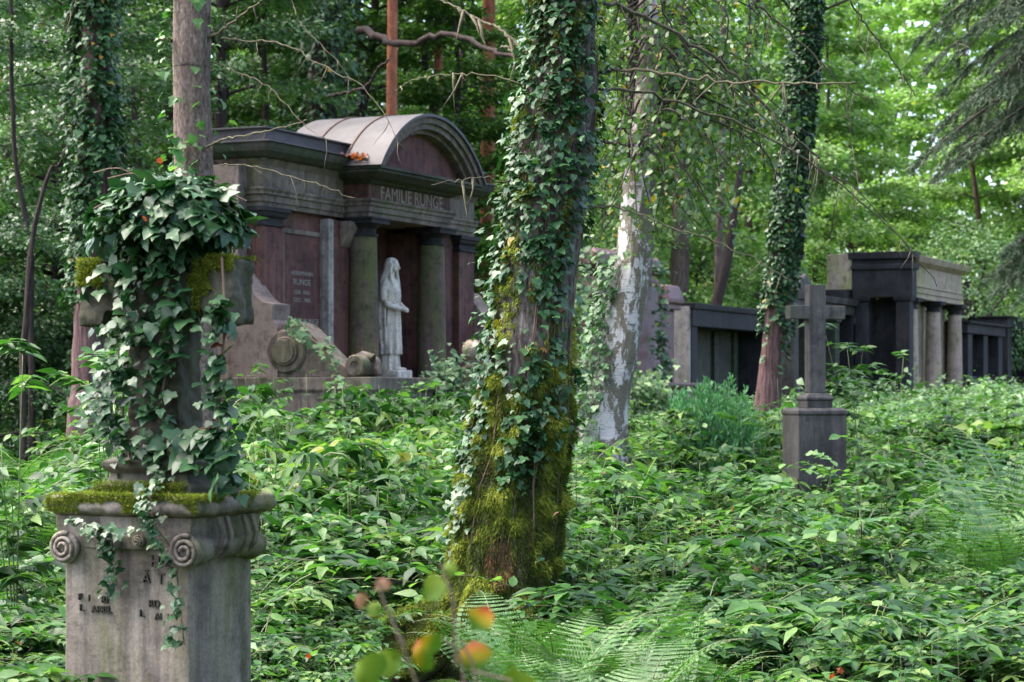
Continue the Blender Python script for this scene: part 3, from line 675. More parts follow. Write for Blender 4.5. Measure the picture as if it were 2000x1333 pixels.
# ------------------------------------------------------------------ red granite monument behind the birch
def red_monument():
    t0 = row_t(1137); L = row_t(1306)-t0; Zt = lambda py, t=L*.5: row_z(py, t0+t)
    m = thing('stepped_monument', 'stepped red granite grave monument with a massive top block, behind the birch trunk', 'monument', row_pt(t0), RZ)
    b = MB(); b.loft(0, L, -.75, .8, [(.4, .05), (1.0, .05), (1.04, 0), (Zt(762), 0), (Zt(755), .05), (Zt(748), .05)]); b.build('base', S_PINK, m, bevel=.02)
    zb = Zt(748)+.002; b = MB(); za = Zt(600)
    b.box(.1, L-.1, -.15, .6, zb, za); b.build('wall', S_PINK, m, bevel=.02)
    for x0, x1 in ((.02, .75), (L-.75, L-.02)):
        s = MB(); s.loft(x0, x1, -.25, .62, [(za+.002, 0), (za+.10, 0), (za+.12, .04), (za+.20, .04), (za+.42, -.02), (za+.44, -.04)]); s.build('shoulder', S_PINK, m, bevel=.02)
    xm = L/2+.1
    s = MB(); s.loft(xm-.95, xm+.45, -.45, -.155, [(zb, .08), (zb+.06, .08), (Zt(560), -.09), (Zt(553), -.06), (Zt(545), -.06)]); s.build('stele', S_PINK, m, bevel=.02)
    xa, xb = row_t(1167, .3)-t0, row_t(1291, .3)-t0; za = Zt(545)+.002; z1, z2, z3 = row_z(540, t0+xa), row_z(525, t0+xa), row_z(483, t0+xa)
    c = MB(); c.loft(xa+.22, xb-.22, -.26, .2, [(za, 0), (z2+.002, 0)]); c.build('neck', S_PINK, m, bevel=.02)
    c = MB(); c.loft(xa, xb, -.30, .3, [(z2+.004, -.06), (z2+.08, 0), (z3-.08, 0), (z3, -.10)]); c.build('head_block', S_PINK, m, bevel=.02)
red_monument()
def railing():
    p = at(1262, HZ, 33); g = thing('grave_railing', 'dark iron grave railing with stone end post, half buried in ivy beside the birch', 'railing', (p.x, p.y, .45), 4)
    Z = lambda py: EYE+(HZ-py)/F*33-.45
    X = lambda px: (px-1262)/F*33
    r = MB(); r.tube([(X(1195), 0, Z(785)), (X(1272), 0, Z(785))], .022, 10); r.tube([(X(1195), 0, Z(858)), (X(1272), 0, Z(858))], .02, 10)
    for px in (1240, 1267): r.lathe([(Z(789), .03), (Z(785), .042), (Z(781), .03), (Z(780), .005)], X(px), 0, 12)
    r.build('rail', M_IRON, g, smooth=True)
    for px in (1214, 1240, 1267):
        b = MB(); b.lathe([(-.2, .03), (Z(848), .03), (Z(846), .05), (Z(843), .05), (Z(841), .028), (Z(803), .028), (Z(801), .05), (Z(798), .05), (Z(796), .03), (Z(786), .03)], X(px), 0, 12)
        b.build('baluster', M_IRON, g, auto=40)
    s = MB(); s.loft(X(1298), X(1318), -.08, .08, [(-.2, 0), (Z(772), 0), (Z(768), .012), (Z(766), .0)]); s.build('end_post', S_TAN, g, bevel=.008)
railing()

# ------------------------------------------------------------------ farther wall tombs of the row
def wall_tomb_a():
    t0 = row_t(1352); t1 = row_t(1505); L = t1-t0; z = row_z(592, t0); zb = .5
    m = thing('wall_tomb', 'low wide wall tomb with flat black lintel, just left of the leaning ivy-clad trunk', 'wall tomb', row_pt(t0), RZ)
    b = MB(); b.box(.0, L, .62, .80, zb, z-.42); b.build('wall', S_WALL, m, bevel=.01)
    b = MB(); b.box(-.02, .30, .0, .618, zb, z-.43); b.build('pier', S_DARK, m, bevel=.01)
    b = MB(); b.box(L-.3, L+.02, .0, .618, zb, z-.43); b.build('pier', S_DARK, m, bevel=.01)
    b = MB(); b.box(-.10, -.022, .02, .85, zb, z-.06); b.build('end_pier', S_PALE, m, bevel=.01)
    b = MB(); b.loft(-.05, L+.05, -.03, .83, [(z-.428, 0), (z-.12, 0), (z-.10, .04), (z, .06)]); b.build('lintel', S_DARK, m, bevel=.01)
    for i in range(4):
        p = MB(); x = .55+i*(L-1.1)/3; p.box(x-.12, x+.12, .55, .618, zb, z-.43); p.build('wall_strip', S_WALL, m, bevel=.01)
    b = MB(); b.loft(-.1, L+.1, -.35, .9, [(zb-.3, 0), (zb+.22, 0)]); b.build('step', S_WALL, m, bevel=.01)
wall_tomb_a()
def wall_tomb_b():
    t0 = row_t(1566); t1 = row_t(1655)+1.2; L = t1-t0; z = row_z(572, t0); zb = .6
    m = thing('wall_tomb', 'grey wall tomb with a small pointed gable and dark rectangular niches, behind the granite cross', 'wall tomb', row_pt(t0), RZ)
    zt = z-.35
    b = MB(); b.box(0, L, .55, .8, zb, zt); b.build('wall', S_RED2, m, bevel=.01)
    n = 3
    for i in range(n+1):
        x = L*i/n; p = MB(); p.loft(x-.17, x+.17, .12, .548, [(zb, .04), (zb+.8, .04), (zb+.82, 0), (zt-.2, 0), (zt-.18, .04), (zt, .04)])
        p.build('pier', S_PALE if i == n else S_WALL, m, bevel=.01)
    for i in range(n):
        x0, x1 = L*i/n+.22, L*(i+1)/n-.22
        p = MB(); p.box(x0, x1, .45, .547, zb, 1.75); p.build('sill', S_RED2, m, bevel=.01)
        p = MB(); p.box(x0+.08, x1-.08, .52, .548, 1.8, zt-.15); p.build('niche_shade_panel', S_DARK, m, bevel=.01)  # flat black slab stands in for the shade inside the niche opening
    e = MB(); e.loft(-.2, L+.2, .1, .85, [(zt+.002, 0), (zt+.2, 0), (zt+.22, .08), (zt+.35, .12)]); e.build('entablature', S_GRAN, m, bevel=.01)
    xg = .55; zp = row_z(532, t0)
    e = MB(); e.prism([(xg-.62, zt+.352), (xg+.62, zt+.352), (xg+.50, zt+.55), (xg, zp), (xg-.50, zt+.55)], .06, .8); e.build('gable', S_GRAN, m, bevel=.02)
    # plain side pier facing the camera
    e = MB(); e.box(-.25, -.19, .1, .85, zb, zt); e.build('end_wall', S_GRAN, m, bevel=.01)
wall_tomb_b()
def wall_tomb_c():
    tc = row_t(1787, 1.2); L = row_t(1880, 1.2)-tc; org = row_pt(tc, 1.2); Yc = org.y
    Z = lambda py: EYE+(HZ-py)/F*Yc
    m = thing('colonnade_tomb', 'tall tomb with a soot-black side porch and a pale sandstone colonnade of three columns', 'tomb', (org.x, org.y, 0), RZ)
    zb = .9; zt = Z(582); ze = Z(520); zc = Z(500)
    b = MB(); b.loft(-.05, L+.1, -.12, 1.9, [(zb-.4, .05), (Z(772), .05)]); b.build('step', S_CREAM, m, bevel=.01)
    z1 = Z(772)+.002
    b = MB(); b.box(.36, L-.05, .42, .8, z1, zt); b.build('back_wall', S_CREAM, m, bevel=.01)
    for i in range(3):
        x = .18+(L-.36)*i/2
        column(m, x, .16, z1, zt, .20, .17, S_CREAM, S_DARK)
    for i in range(2):
        x = .18+(L-.36)*(i+.5)/2; p = MB(); p.box(x-.75, x+.75, .38, .418, z1+.3, zt-.35); p.build('wall_panel', S_SIDE, m, bevel=.01)
    e = MB(); e.loft(.0, L, .02, .9, [(zt+.002, 0), (zt+.12, 0), (zt+.13, .03), (zt+.25, .03), (zt+.27, .06), (zt+.30, .0), (ze, 0), (ze+.03, .05), (ze+.10, .16), (zc-.05, .2), (zc, .22)])
    e.build('entablature', S_CREAM, m, bevel=.008)
    # soot black porch forming the left end, seen nearly square on
    for (y, n_) in ((.16, 0), (1.12, 1)):
        p = MB(); p.loft(-.5, -.12, y-.16, y+.16, [(zb-.3, .04), (Z(766), .04), (Z(764), 0), (zt-.1, 0), (zt-.08, .04), (zt, .06)]); p.build('pier', S_DARK, m, bevel=.01)
    p = MB(); p.box(-.3, .30, 1.3, 1.9, zb-.3, zt); p.build('black_wall', S_DARK, m, bevel=.01)
    p = MB(); p.box(.2, .33, .4, 1.3, zb-.3, zt); p.build('black_wall', S_DARK, m, bevel=.01)
    p = MB(); p.loft(-.5, -.06, -.06, 1.35, [(zt+.002, 0), (ze-.1, 0), (ze-.08, .05), (ze, .05), (ze+.05, -.0), (zc-.1, .0), (zc-.08, .08), (zc+.08, .08)]); p.build('porch_entablature', S_DARK, m, bevel=.01)
    # lower black wall with block lintel and pale end pier to its left
    zl = Z(566)
    p = MB(); p.box(-.62, -.3, 1.32, 2.2, zb-.3, zl-.42); p.build('low_wall', S_DARK, m, bevel=.01)
    p = MB(); p.loft(-.75, -.25, 1.4, 2.3, [(zl-.418, 0), (zl, 0)]); p.build('block_lintel', S_DARK, m, bevel=.01)
    p = MB(); p.box(-.55, -.1, 1.36, 1.95, zl+.002, zc+.05); p.build('upper_pier', S_CREAM, m, bevel=.01)
wall_tomb_c()
def tomb_far(px0, px1, off, ztop, label, Yadd=0):
    t0 = row_t(px0, off); L = row_t(px1, off)-t0; org = row_pt(t0, off); Z = lambda py: EYE+(HZ-py)/F*org.y
    m = thing('wall_tomb', label, 'wall tomb', (org.x, org.y, 0), RZ); z = Z(ztop); zb = .9
    b = MB(); b.box(-.2, L, .6, .9, zb, z-.3); b.build('wall', S_DARK, m, bevel=.01)
    for i in range(3):
        x = .2+(L-.4)*i/2; p = MB(); p.loft(x-.25, x+.25, -.1, .598, [(zb-.3, .1), (Z(738), .1), (Z(734), 0), (z-.32, 0), (z-.3, .05)]); p.build('pier', S_DARK, m, bevel=.01)
    p = MB(); p.loft(-.3, L+.2, -.15, .95, [(z-.298, 0), (z-.08, 0), (z-.05, .08), (z, .1)]); p.build('lintel', S_DARK, m, bevel=.01)
tomb_far(1884, 1950, 1.2, 628, 'soot-black wall tomb in deep shade just right of the sandstone colonnade')  # every part in the same black stone
tomb_far(1962, 2060, 1.2, 618, 'dark piered wall tomb at the right edge, behind drooping conifer twigs')

# ------------------------------------------------------------------ grey granite cross
def granite_cross():
    Y = 20.0; p = at(1592, HZ, Y); gz = ground_z(p.x, Y); g = thing('granite_cross', 'plain grey granite cross on a stepped block, standing free in the undergrowth', 'cross', (p.x, p.y, gz), 14)
    Z = lambda py: EYE+(HZ-py)/F*Y-gz; X = lambda px: (px-1592)/F*Y
    b = MB(); b.loft(X(1541), X(1640), -.2, .2, [(-.2, .0), (Z(812), 0), (Z(808), .012), (Z(802), .012), (Z(797), -.02)]); b.build('base_block', S_GRAN, g, bevel=.006)
    b = MB(); b.loft(X(1566), X(1618), -.12, .12, [(Z(797)+.001, 0), (Z(783), 0), (Z(781), .012), (Z(777), .012), (Z(768), -.03)]); b.build('plinth', S_GRAN, g, bevel=.004)
    s = X(1608)+.005; zt, a0, a1, zb = Z(557), Z(624), Z(598), Z(768)+.001
    P = [(-s, zb), (-s, a0), (X(1535), a0), (X(1535), a1), (-s, a1), (-s, zt), (s, zt), (s, a1), (X(1650), a1), (X(1650), a0), (s, a0), (s, zb)]
    b = MB(); b.prism(P, -.06, .06); b.build('cross', S_GRAN, g, bevel=.006)
granite_cross()
# ------------------------------------------------------------------ unique trunks
class Trunk:                                               # noisy tube along control points (x,y,z,r), relative to a base point
    def __init__(s, ctrl, amp=.06, freq=(2.5, 1.2), seed=0, ridge=0, nr=0):
        s.c = curve_pts(ctrl, 200); s.amp, s.freq, s.seed, s.ridge, s.nr = amp, freq, seed, ridge, nr
        s.h0, s.h1 = s.c[0, 2], s.c[-1, 2]
    def pt(s, u, a):
        i = min(max(u, 0), 1)*200; k = min(int(i), 199); w = i-k; c = s.c[k]*(1-w)+s.c[k+1]*w
        ca, sa = math.cos(a), math.sin(a)
        q = Vector((ca*s.freq[0], sa*s.freq[0], c[2]*s.freq[1]+s.seed*7.3))
        n = noise.noise(q)+.5*noise.noise(q*2.3)+.3*noise.noise(q*5.1)
        r = c[3]*(1+s.amp*n)
        if s.ridge: r += s.ridge*abs(noise.noise(Vector((ca*s.nr, sa*s.nr, c[2]*2.0+s.seed))))
        return (c[0]+ca*r, c[1]+sa*r, c[2])
    def build(s, name, mat, parent, nseg=28, nring=90, smooth=True):
        V = [s.pt(j/nring, 2*math.pi*k/nseg) for j in range(nring+1) for k in range(nseg)]
        Fc = [(j*nseg+k, j*nseg+(k+1)%nseg, (j+1)*nseg+(k+1)%nseg, (j+1)*nseg+k) for j in range(nring) for k in range(nseg)]
        me = bpy.data.meshes.new(name); me.from_pydata(V, [], Fc)
        if smooth: me.polygons.foreach_set('use_smooth', [True]*len(me.polygons))
        return link(name, me, mat, parent)
    def sample(s, rng, n, z0, z1, a0=0, a1=2*math.pi, mask=None):
        P = []; Nn = []
        for _ in range(n):
            z = rng.uniform(z0, z1); u = (z-s.h0)/(s.h1-s.h0); a = rng.uniform(a0, a1)
            # control curve is not linear in z: find u by bisection
            lo, hi = 0, 200
            while hi-lo > 1:
                mid = (lo+hi)//2
                if s.c[mid, 2] < z: lo = mid
                else: hi = mid
            u = (lo+(z-s.c[lo, 2])/max(1e-6, s.c[hi, 2]-s.c[lo, 2]))/200
            if mask and not mask(z, a): continue
            P.append(s.pt(u, a)); Nn.append((math.cos(a), math.sin(a), 0))
        return np.array(P), np.array(Nn, float)
def ctrl_px(pts, Y, top=None):                            # [(px, py, halfwidth px)] top-down at distance Y -> base point and control list bottom-up
    pts = sorted(pts, key=lambda p: -p[1]); W = [(*at(px, py, Y), hw/F*Y) for px, py, hw in pts]
    bz = ground_z(W[0][0], Y)
    x0, y0, z0, r0 = W[0]
    base = Vector((x0, y0, bz))
    out = [(0, 0, -.3, r0*1.15)] if z0 > bz+.1 else []
    for x, y, z, r in W: out.append((x-x0, 0, z-bz, r))
    if top:
        x, y, z, r = out[-1]; x2, _, z2, r2 = out[-2]
        d = (x-x2)/(z-z2)*.5; H = top-bz
        for k in (.35, .7, 1): out.append((x+d*(H-z)*k, .3*k, z+(H-z)*k, r*(1-.8*k)))
    return base, out
def crown_leaves(parent, mat, rng, n, z0, z1, rad, size, T=L_SIMPLE, cx=0, cy=0):    # loose crown high above the picture
    C = []
    for k in range(26):
        z = rng.uniform(z0, z1); a = rng.uniform(0, 6.28); q = rad*math.sqrt(rng.random())*(1-.4*(z-z0)/(z1-z0)); C.append((cx+q*math.cos(a), cy+q*math.sin(a), z))
    C = np.array(C); i = rng.integers(0, len(C), n)
    P = C[i]+rng.normal(0, 1, (n, 3))*np.array([.7, .7, .28])
    nn = UP+rng.normal(0, .4, (n, 3)); fw = rng.normal(0, 1, (n, 3))*np.array([1, 1, .3])
    leaves_obj('crown', mat, P, fw, nn, size*rng.uniform(.7, 1.3, n), T, rng.random(n), parent)
    m = MB()
    for c in C: m.tube([(cx, cy, c[2]-rng.uniform(.8, 1.8)), (cx*.5+c[0]*.5, cy*.5+c[1]*.5, c[2]-.3), tuple(c)], [.05, .035, .012], 5)
    return m
def twig_px(parent, base, pts, Y0, Y1, r0, r1, mat, spurs, rng, name='branch'):       # dead branch through photo columns, depth running Y0..Y1
    c = curve_pts([(*(at(px, py, Y0+(Y1-Y0)*i/(len(pts)-1))-base),) for i, (px, py) in enumerate(pts)], 30)
    c[1:-1] += rng.normal(0, .004+.22*r0, (len(c)-2, 3))
    m = MB(); m.tube(c, [.8*(r0+(r1-r0)*i/30) for i in range(31)], 6)
    for k in range(spurs):
        i = rng.integers(4, 30); L = rng.uniform(.03, .28)
        d = np.array([rng.normal(0, .35), rng.normal(0, .5), -1+rng.normal(0, .35)]); d /= np.linalg.norm(d)
        s = [c[i]+d*L*t+np.array([.03*math.sin(3*t+k), 0, 0])*t for t in (0, .4, .7, 1)]
        m.tube(s, [r1*.8+.0012, r1*.6+.001, .0014, .001], 4)
    m.build(name, mat, parent, smooth=True)

M_MOSSB = bark_mat('moss_covered_bark', (.10, .12, .02), (.05, .06, .015), None, 0, (6, 6, 4), 9, .02)
# --- the mossy, ivy-clad trunk in the middle
def main_tree():
    rng = np.random.default_rng(11); Y = 12.4
    base, ctrl = ctrl_px([(1107,0,57),(1094,200,67),(1067,400,70),(1044,600,73),(1031,700,80),(1023,800,86),(1004,900,94),(990,1000,99),(978,1100,106),(960,1200,118),(934,1310,132)], Y, 13)
    g = thing('mossy_tree', 'thick leaning trunk in the middle, green with moss below and hung with ivy above', 'tree', base)
    T = Trunk(ctrl, .10, (1.6, 1.5), 1, .03, 5)
    T.build('trunk', bark_mat('mossy_grey_bark', (.27, .235, .21), (.045, .032, .026), (.05, .06, .015), .25, (6, 6, 1.2), 6, .03), g, 72, 420)
    r = MB()                                                   # surface roots
    RT = []
    for a, L, r0 in ((3.55, .95, .13), (4.1, .5, .07), (.2, .4, .09), (2.6, .6, .11)):
        RT += [((math.cos(a)*q+rng.normal(0, .05), math.sin(a)*q+rng.normal(0, .05), (.34-.32*min(1, (q-.12)/(.1+L)))+r0*.72), (0, -.4, 1)) for q in rng.uniform(.15, .25+L, 2600)]
        d = Vector((math.cos(a), math.sin(a), 0)); r.tube([d*.16+Vector((0, 0, .34)), d*(.24+L*.2)+Vector((0, 0, .13)), d*(.3+L*.6)+Vector((0, 0, .03)), d*(.3+L)+Vector((0, 0, -.08))], [r0, r0*.95, r0*.7, r0*.4], 12)
    r.build('root', M_MOSSB, g, smooth=True)
    cr = crown_leaves(g, M_TREE, rng, 2600, 8.0, 12.5, 2.6, .12, cx=.9); 
    cr.build('limb', M_BARK, g, smooth=True)
    # moss: dense below 1.1 m, ragged patches above; a rotten reddish hollow stays bare
    def mask(z, a):
        v = noise.noise(Vector((math.cos(a)*2.2, math.sin(a)*2.2, z*2.0)))+.6*noise.noise(Vector((math.cos(a)*6, math.sin(a)*6, z*6)))
        hx = ((a-5.1)/.30)**2+((z-.60)/.13)**2; hx2 = ((a-5.25)/.22)**2+((z-1.42)/.15)**2
        thr = -2 if z < 1.0 else (-.8+.75*(z-1.0)/1.0 if z < 2.0 else .0)
        if a > 5.35 and z > 1.5: thr += .35                      # bark strip on the right
        return v > thr
    P, Nn = T.sample(rng, 40000, -.05, 1.7, 2.6, 6.9, mask)
    P2, N2 = T.sample(rng, 14000, 1.7, 4.4, 2.6, 6.9, mask)
    P = np.concatenate([P, P2, np.array([q[0] for q in RT])]); Nn = np.concatenate([Nn, N2, np.array([q[1] for q in RT])])
    lump = np.array([noise.noise(Vector(p*9)) for p in P]); P = P+Nn*(np.clip(lump, 0, 1)*.08)[:, None]
    tint = np.clip(.42+.75*lump+rng.normal(0, .14, len(P)), 0, .9); tint[rng.random(len(P)) > .985] = 1  # cushion shading put into the tint: lumps lighter, hollows darker
    hol = (np.abs(P[:, 0]-.12)/.07)**2+(np.abs(P[:, 2]-.62)/.15)**2+.5*lump; tint[(hol < 1) & (rng.random(len(P)) < .75)] = 1

    n = len(P); P = np.repeat(P, 4, 0); Nn = np.repeat(Nn, 4, 0); tint = np.repeat(tint, 4); n = len(P)
    P = P+rng.normal(0, .006, (n, 3))
    leaves_obj('moss', M_MOSS, P-nrm(Nn)*.006, Nn*.8+rng.normal(0, .45, (n, 3))-UP*.75, Nn+rng.normal(0, .5, (n, 3)), .028*rng.uniform(.5, 1.3, n), L_BLADE, tint, g)
    # branches leaving the trunk
    tw = M_TWIG
    for pts, Y0, Y1, r0, r1, sp in (
        ([(1180,6),(1230,20),(1330,70),(1440,150),(1530,250),(1600,310)], 12.4, 13.2, .016, .008, 12),
        ([(1172,140),(1250,138),(1380,158),(1520,162),(1672,161)], 12.4, 11.6, .014, .006, 12),
        ([(1170,174),(1260,180),(1360,215),(1480,258),(1600,330),(1735,440),(1830,560)], 12.4, 13.5, .012, .003, 14),
        ([(1172,278),(1230,282)], 12.4, 12.6, .012, .007, 0),
        ([(1140,405),(1215,408),(1300,440),(1420,480),(1550,549)], 12.3, 12.0, .009, .003, 8),
        ([(860,0),(930,35),(985,65),(1040,115)], 13.0, 12.5, .007, .014, 5),
        ([(980,90),(1010,105),(1040,125)], 13.0, 12.5, .007, .012, 3),
        ([(760,190),(800,160),(860,148),(930,145),(1035,165)], 13.2, 12.5, .002, .006, 6),
        ([(843,361),(900,352),(945,346),(975,356),(1010,350)], 12.0, 12.35, .003, .008, 2),
        ([(1470,0),(1560,80),(1650,170),(1712,200)], 12.8, 13.4, .008, .003, 6),
        ([(1290,0),(1330,80),(1420,160),(1560,300),(1680,380),(1790,500)], 12.8, 14, .009, .003, 12),
        ([(1660,0),(1700,60),(1755,135),(1790,190)], 13.5, 14, .008, .004, 6),
        ([(1675,0),(1678,50),(1680,98)], 13.5, 13.6, .004, .002, 2),
        ([(1653,165),(1660,250),(1675,355)], 13, 13.1, .004, .002, 4),
        ([(1820,0),(1850,50),(1880,110)], 14, 14.2, .004, .002, 3)):
        twig_px(g, base, pts, Y0, Y1, r0, r1, tw, sp, rng)
    # ivy
    iv = thing('climbing_ivy', 'dark shiny ivy climbing the mossy trunk in the middle, with a few yellow leaves', 'ivy', base)
    def imask(z, a):
        v = noise.noise(Vector((math.cos(a)*2.6, math.sin(a)*2.6, z*1.6+9)))+.5*noise.noise(Vector((math.cos(a)*6, math.sin(a)*6, z*5)))
        if z < 1.0: return v > .40 and z > .4
        thr = .12 if z < 1.6 else -.2
        if z > 2.2: thr = -.42
        if a > 5.5: thr += .42
        if a < 4.0: thr -= .3
        return v > thr
    Q, Qn = T.sample(rng, 6400, .45, 4.6, 2.7, 6.7, imask)
    p, f, nn, S = ivy_arrays(Q, Qn, .042, rng, 1.25, .3, .28)
    edge = rng.random(len(p)) < .14; p[edge] += Qn[edge]*rng.uniform(.02, .10, (edge.sum(), 1))
    tint = np.clip(rng.beta(2, 3, len(p)), 0, .93); odd = rng.random(len(p)) > .992; tint[odd] = rng.uniform(.96, 1, odd.sum())
    ivy_obj('foliage', M_IVY, p, f, nn, S, L_IVY, tint, iv)
    st = MB()
    for k in range(8):
        a = rng.uniform(3.2, 6.2); pts = []
        for i in range(24):
            z = .7+3.9*i/23; a += rng.normal(0, .05)
            lo, hi = 0, 200
            while hi-lo > 1:
                mid = (lo+hi)//2
                lo, hi = (mid, hi) if T.c[mid, 2] < z else (lo, mid)
            q = Vector(T.pt(lo/200, a)); pts.append(q+Vector((math.cos(a), math.sin(a), 0))*.012)
        st.tube(pts, [.0045*(1-.6*i/23) for i in range(24)], 5)
    st.build('stem', M_VINE, iv, smooth=True)
main_tree()

def simple_tree(name, label, pts, Y, mat, seed, top=12, crown=None, amp=.05, ridge=.0, nr=0, seg=32, rings=140, group=None):
    rng = np.random.default_rng(seed)
    base, ctrl = ctrl_px(pts, Y, top); g = thing(name, label, 'tree', base, group=group)
    T = Trunk(ctrl, amp, (2, 1.0), seed, ridge, nr); T.build('trunk', mat, g, seg, rings)
    if crown:
        m, n, z0, z1, rad, size, T_ = crown
        crown_leaves(g, m, rng, n, z0, z1, rad, size, T_).build('limb', mat, g, smooth=True)
    return g, T, base, rng
def ivy_on(T, base, label, rng, n, z0, z1, size, a0, a1, thr, off=.0, mat=None, leafT=None, thick=0):
    iv = thing('climbing_ivy', label, 'ivy', base)
    msk = lambda z, a: noise.noise(Vector((math.cos(a)*2, math.sin(a)*2, z*1.1+off)))+.5*noise.noise(Vector((math.cos(a)*5, math.sin(a)*5, z*4+off))) > (thr(z, a) if callable(thr) else thr)
    Q, Qn = T.sample(rng, n, z0, z1, a0, a1, msk)
    p, f, nn, S = ivy_arrays(Q, Qn, size, rng, 1.1, .35, .3); p = p+Qn*rng.uniform(0, 1, (len(p), 1))**1.5*thick
    tint = np.clip(rng.beta(2, 3, len(p)), 0, .93); odd = rng.random(len(p)) > .985; tint[odd] = rng.uniform(.96, .985, odd.sum())
    ivy_obj('foliage', mat or M_IVY, p, f, nn, S, leafT or L_IVY, tint, iv); return iv

g, T, base, rng = simple_tree('spruce', 'straight grey-brown spruce trunk rising behind the ivy-topped stone cross',
    [(375,0,35),(374,150,35),(378,300,37),(384,620,37),(386,800,39),(388,950,42)], 15.0, M_BARKS, 21, 14, (M_NEED, 3000, 8, 13, 2.2, .12, L_LANCE), .03, .012, 12, 64, 520)
for pts, Y0, Y1, r0, r1, sp in (
    ([(385,298),(440,272),(520,256),(600,235)], 15, 14, .011, .004, 5), ([(395,78),(440,55),(480,25),(515,0)], 15, 14.6, .014, .008, 2),
    ([(432,76),(500,80),(560,90),(640,135),(720,180),(790,290)], 15, 14, .009, .0025, 10), ([(412,122),(470,142),(530,175),(590,240),(637,275)], 15, 14.2, .006, .002, 8),
    ([(430,322),(490,325),(560,343),(620,360),(695,387)], 14.8, 14.2, .007, .003, 4), ([(395,110),(420,60),(455,18),(490,12)], 15, 15.2, .004, .002, 2),
    ([(340,78),(310,78)], 15, 14.8, .008, .005, 0), ([(570,0),(590,50),(640,100),(690,160)], 16, 15.5, .006, .002, 5), ([(150,0),(130,40),(95,65)], 15, 15, .005, .002, 3)):
    twig_px(g, base, pts, Y0, Y1, r0, r1, M_TWIG, sp, rng)
ivy_on(T, base, 'sparse bright ivy shoots on the spruce trunk behind the stone cross', rng, 300, 2.6, 4.4, .062, 3, 6.4, .22, 3, M_UNDL, L_IVY, .1)

g, T, base, rng = simple_tree('birch', 'white-barked birch with dark diamond cracks, leaning right of the mossy trunk',
    [(1268,0,18),(1264,120,20),(1261,200,22),(1255,300,27),(1244,400,31),(1240,500,35),(1223,600,37),(1204,700,39),(1184,780,44),(1174,840,52),(1170,930,62)], 20.0, M_BIRCH, 31, 13,
    (M_BIRCHL, 6000, 7.0, 12, 3.0, .09, L_SIMPLE), .04, .02, 5, 48, 200)
ivy_on(T, base, 'small-leaved ivy covering the left side and foot of the birch trunk', rng, 1500, .2, 2.6, .05, 2.7, 4.6, lambda z, a: -.55+.28*max(0, z-1.0)+(a-3.6)*.5, 5, M_IVYL, L_IVY, .14)
m = MB()
# loose leafy side shoots of the birch, hanging with yellowing leaves right and left of the trunk
P = []; rng = np.random.default_rng(77)
for k in range(125):
    px = rng.uniform(1200, 1500) if k % 3 else rng.uniform(1190, 1330); py = rng.uniform(-40, 400)-.25*(px-1250 if px > 1250 else 0); Yc = rng.uniform(19, 24)
    c = np.array(at(px, py, Yc)-base); st = np.array([0.31*rng.uniform(.8, 1), 0, max(2.2, c[2]*.9+.4)])
    path = curve_pts([st, (st+c)/2+np.array([0, 0, .25]), c, c+np.array([rng.normal(0, .25), rng.normal(0, .2), -.5])], 14)
    m.tube(path, [.012*(1-i/16)+.002 for i in range(15)], 4)
    i = rng.integers(5, 15, 62); P.append(path[i]+rng.normal(0, .12, (62, 3)))
P = np.concatenate(P); n = len(P)
m.build('twig', M_DARKB, g)
tn = rng.random(n)**1.3*.93; tn[rng.random(n) > .975] = 1
leaves_obj('side_shoots', M_BIRCHL, P, rng.normal(0, 1, (n, 3))-UP*.6, UP+rng.normal(0, .5, (n, 3)), .062*rng.uniform(.7, 1.3, n), L_OVATE, tn, g)

g, T, base, rng = simple_tree('ivy_clad_tree', 'leaning brown-barked trunk thickly wrapped in ivy, in front of the low wall tomb',
    [(1576,0,22),(1566,150,23),(1552,300,23),(1541,400,23),(1530,500,23),(1519,600,23),(1509,700,23),(1500,780,25),(1495,860,28)], 29.0, M_BARKR, 41, 15, (M_TREE, 4000, 9, 14, 3, .13, L_SIMPLE), .05, .02, 7)
ivy_on(T, base, 'dense dark ivy sleeve on the leaning trunk between the wall tombs and the granite cross', rng, 7000, 1.3, 6.4, .052, 2.6, 6.8, lambda z, a: .55-(z-1.3)*.85 if z < 2.6 else -.7, 2, None, L_IVY, .04)

g, T, base, rng = simple_tree('ivy_clad_tree', 'dark ivy-smothered trunk with bare purple-brown foot, left behind the stone cross',
    [(188,0,27),(187,200,28),(186,400,28),(180,560,28),(174,640,29),(172,760,31),(168,820,36)], 24.0, M_BARKR, 51, 15, (M_TREED, 4000, 8, 14, 3, .13, L_SIMPLE), .04, .03, 9)
ivy_on(T, base, 'dark ivy sheathing the upper left trunk behind the stone cross', rng, 6500, 2.3, 6.1, .062, 2.6, 6.8, -.12, 7, None, L_IVY, .16)
g, T, base, rng = simple_tree('ivy_clad_tree', 'broad dark trunk with ivy standing behind the mausoleum roof',
    [(636,0,28),(632,120,29),(628,240,30),(622,500,32),(620,700,34)], 40.0, M_DARKB, 61, 18, (M_TREED, 4000, 11, 17, 4, .16, L_SIMPLE), .06, .02, 6)
ivy_on(T, base, 'dark ivy on the broad trunk behind the mausoleum roof', rng, 5200, 1.5, 8.6, .11, 2.6, 6.8, -.35, 12, None, L_SIMPLE, .5)
twig_px(g, base, [(700,62),(740,70),(790,92),(850,70),(910,72),(960,100),(1010,110)], 36, 33, .085, .035, M_DARKB, 0, rng)
twig_px(g, base, [(640,190),(712,170),(735,140),(760,118)], 34, 33, .03, .02, M_DARKB, 0, rng)

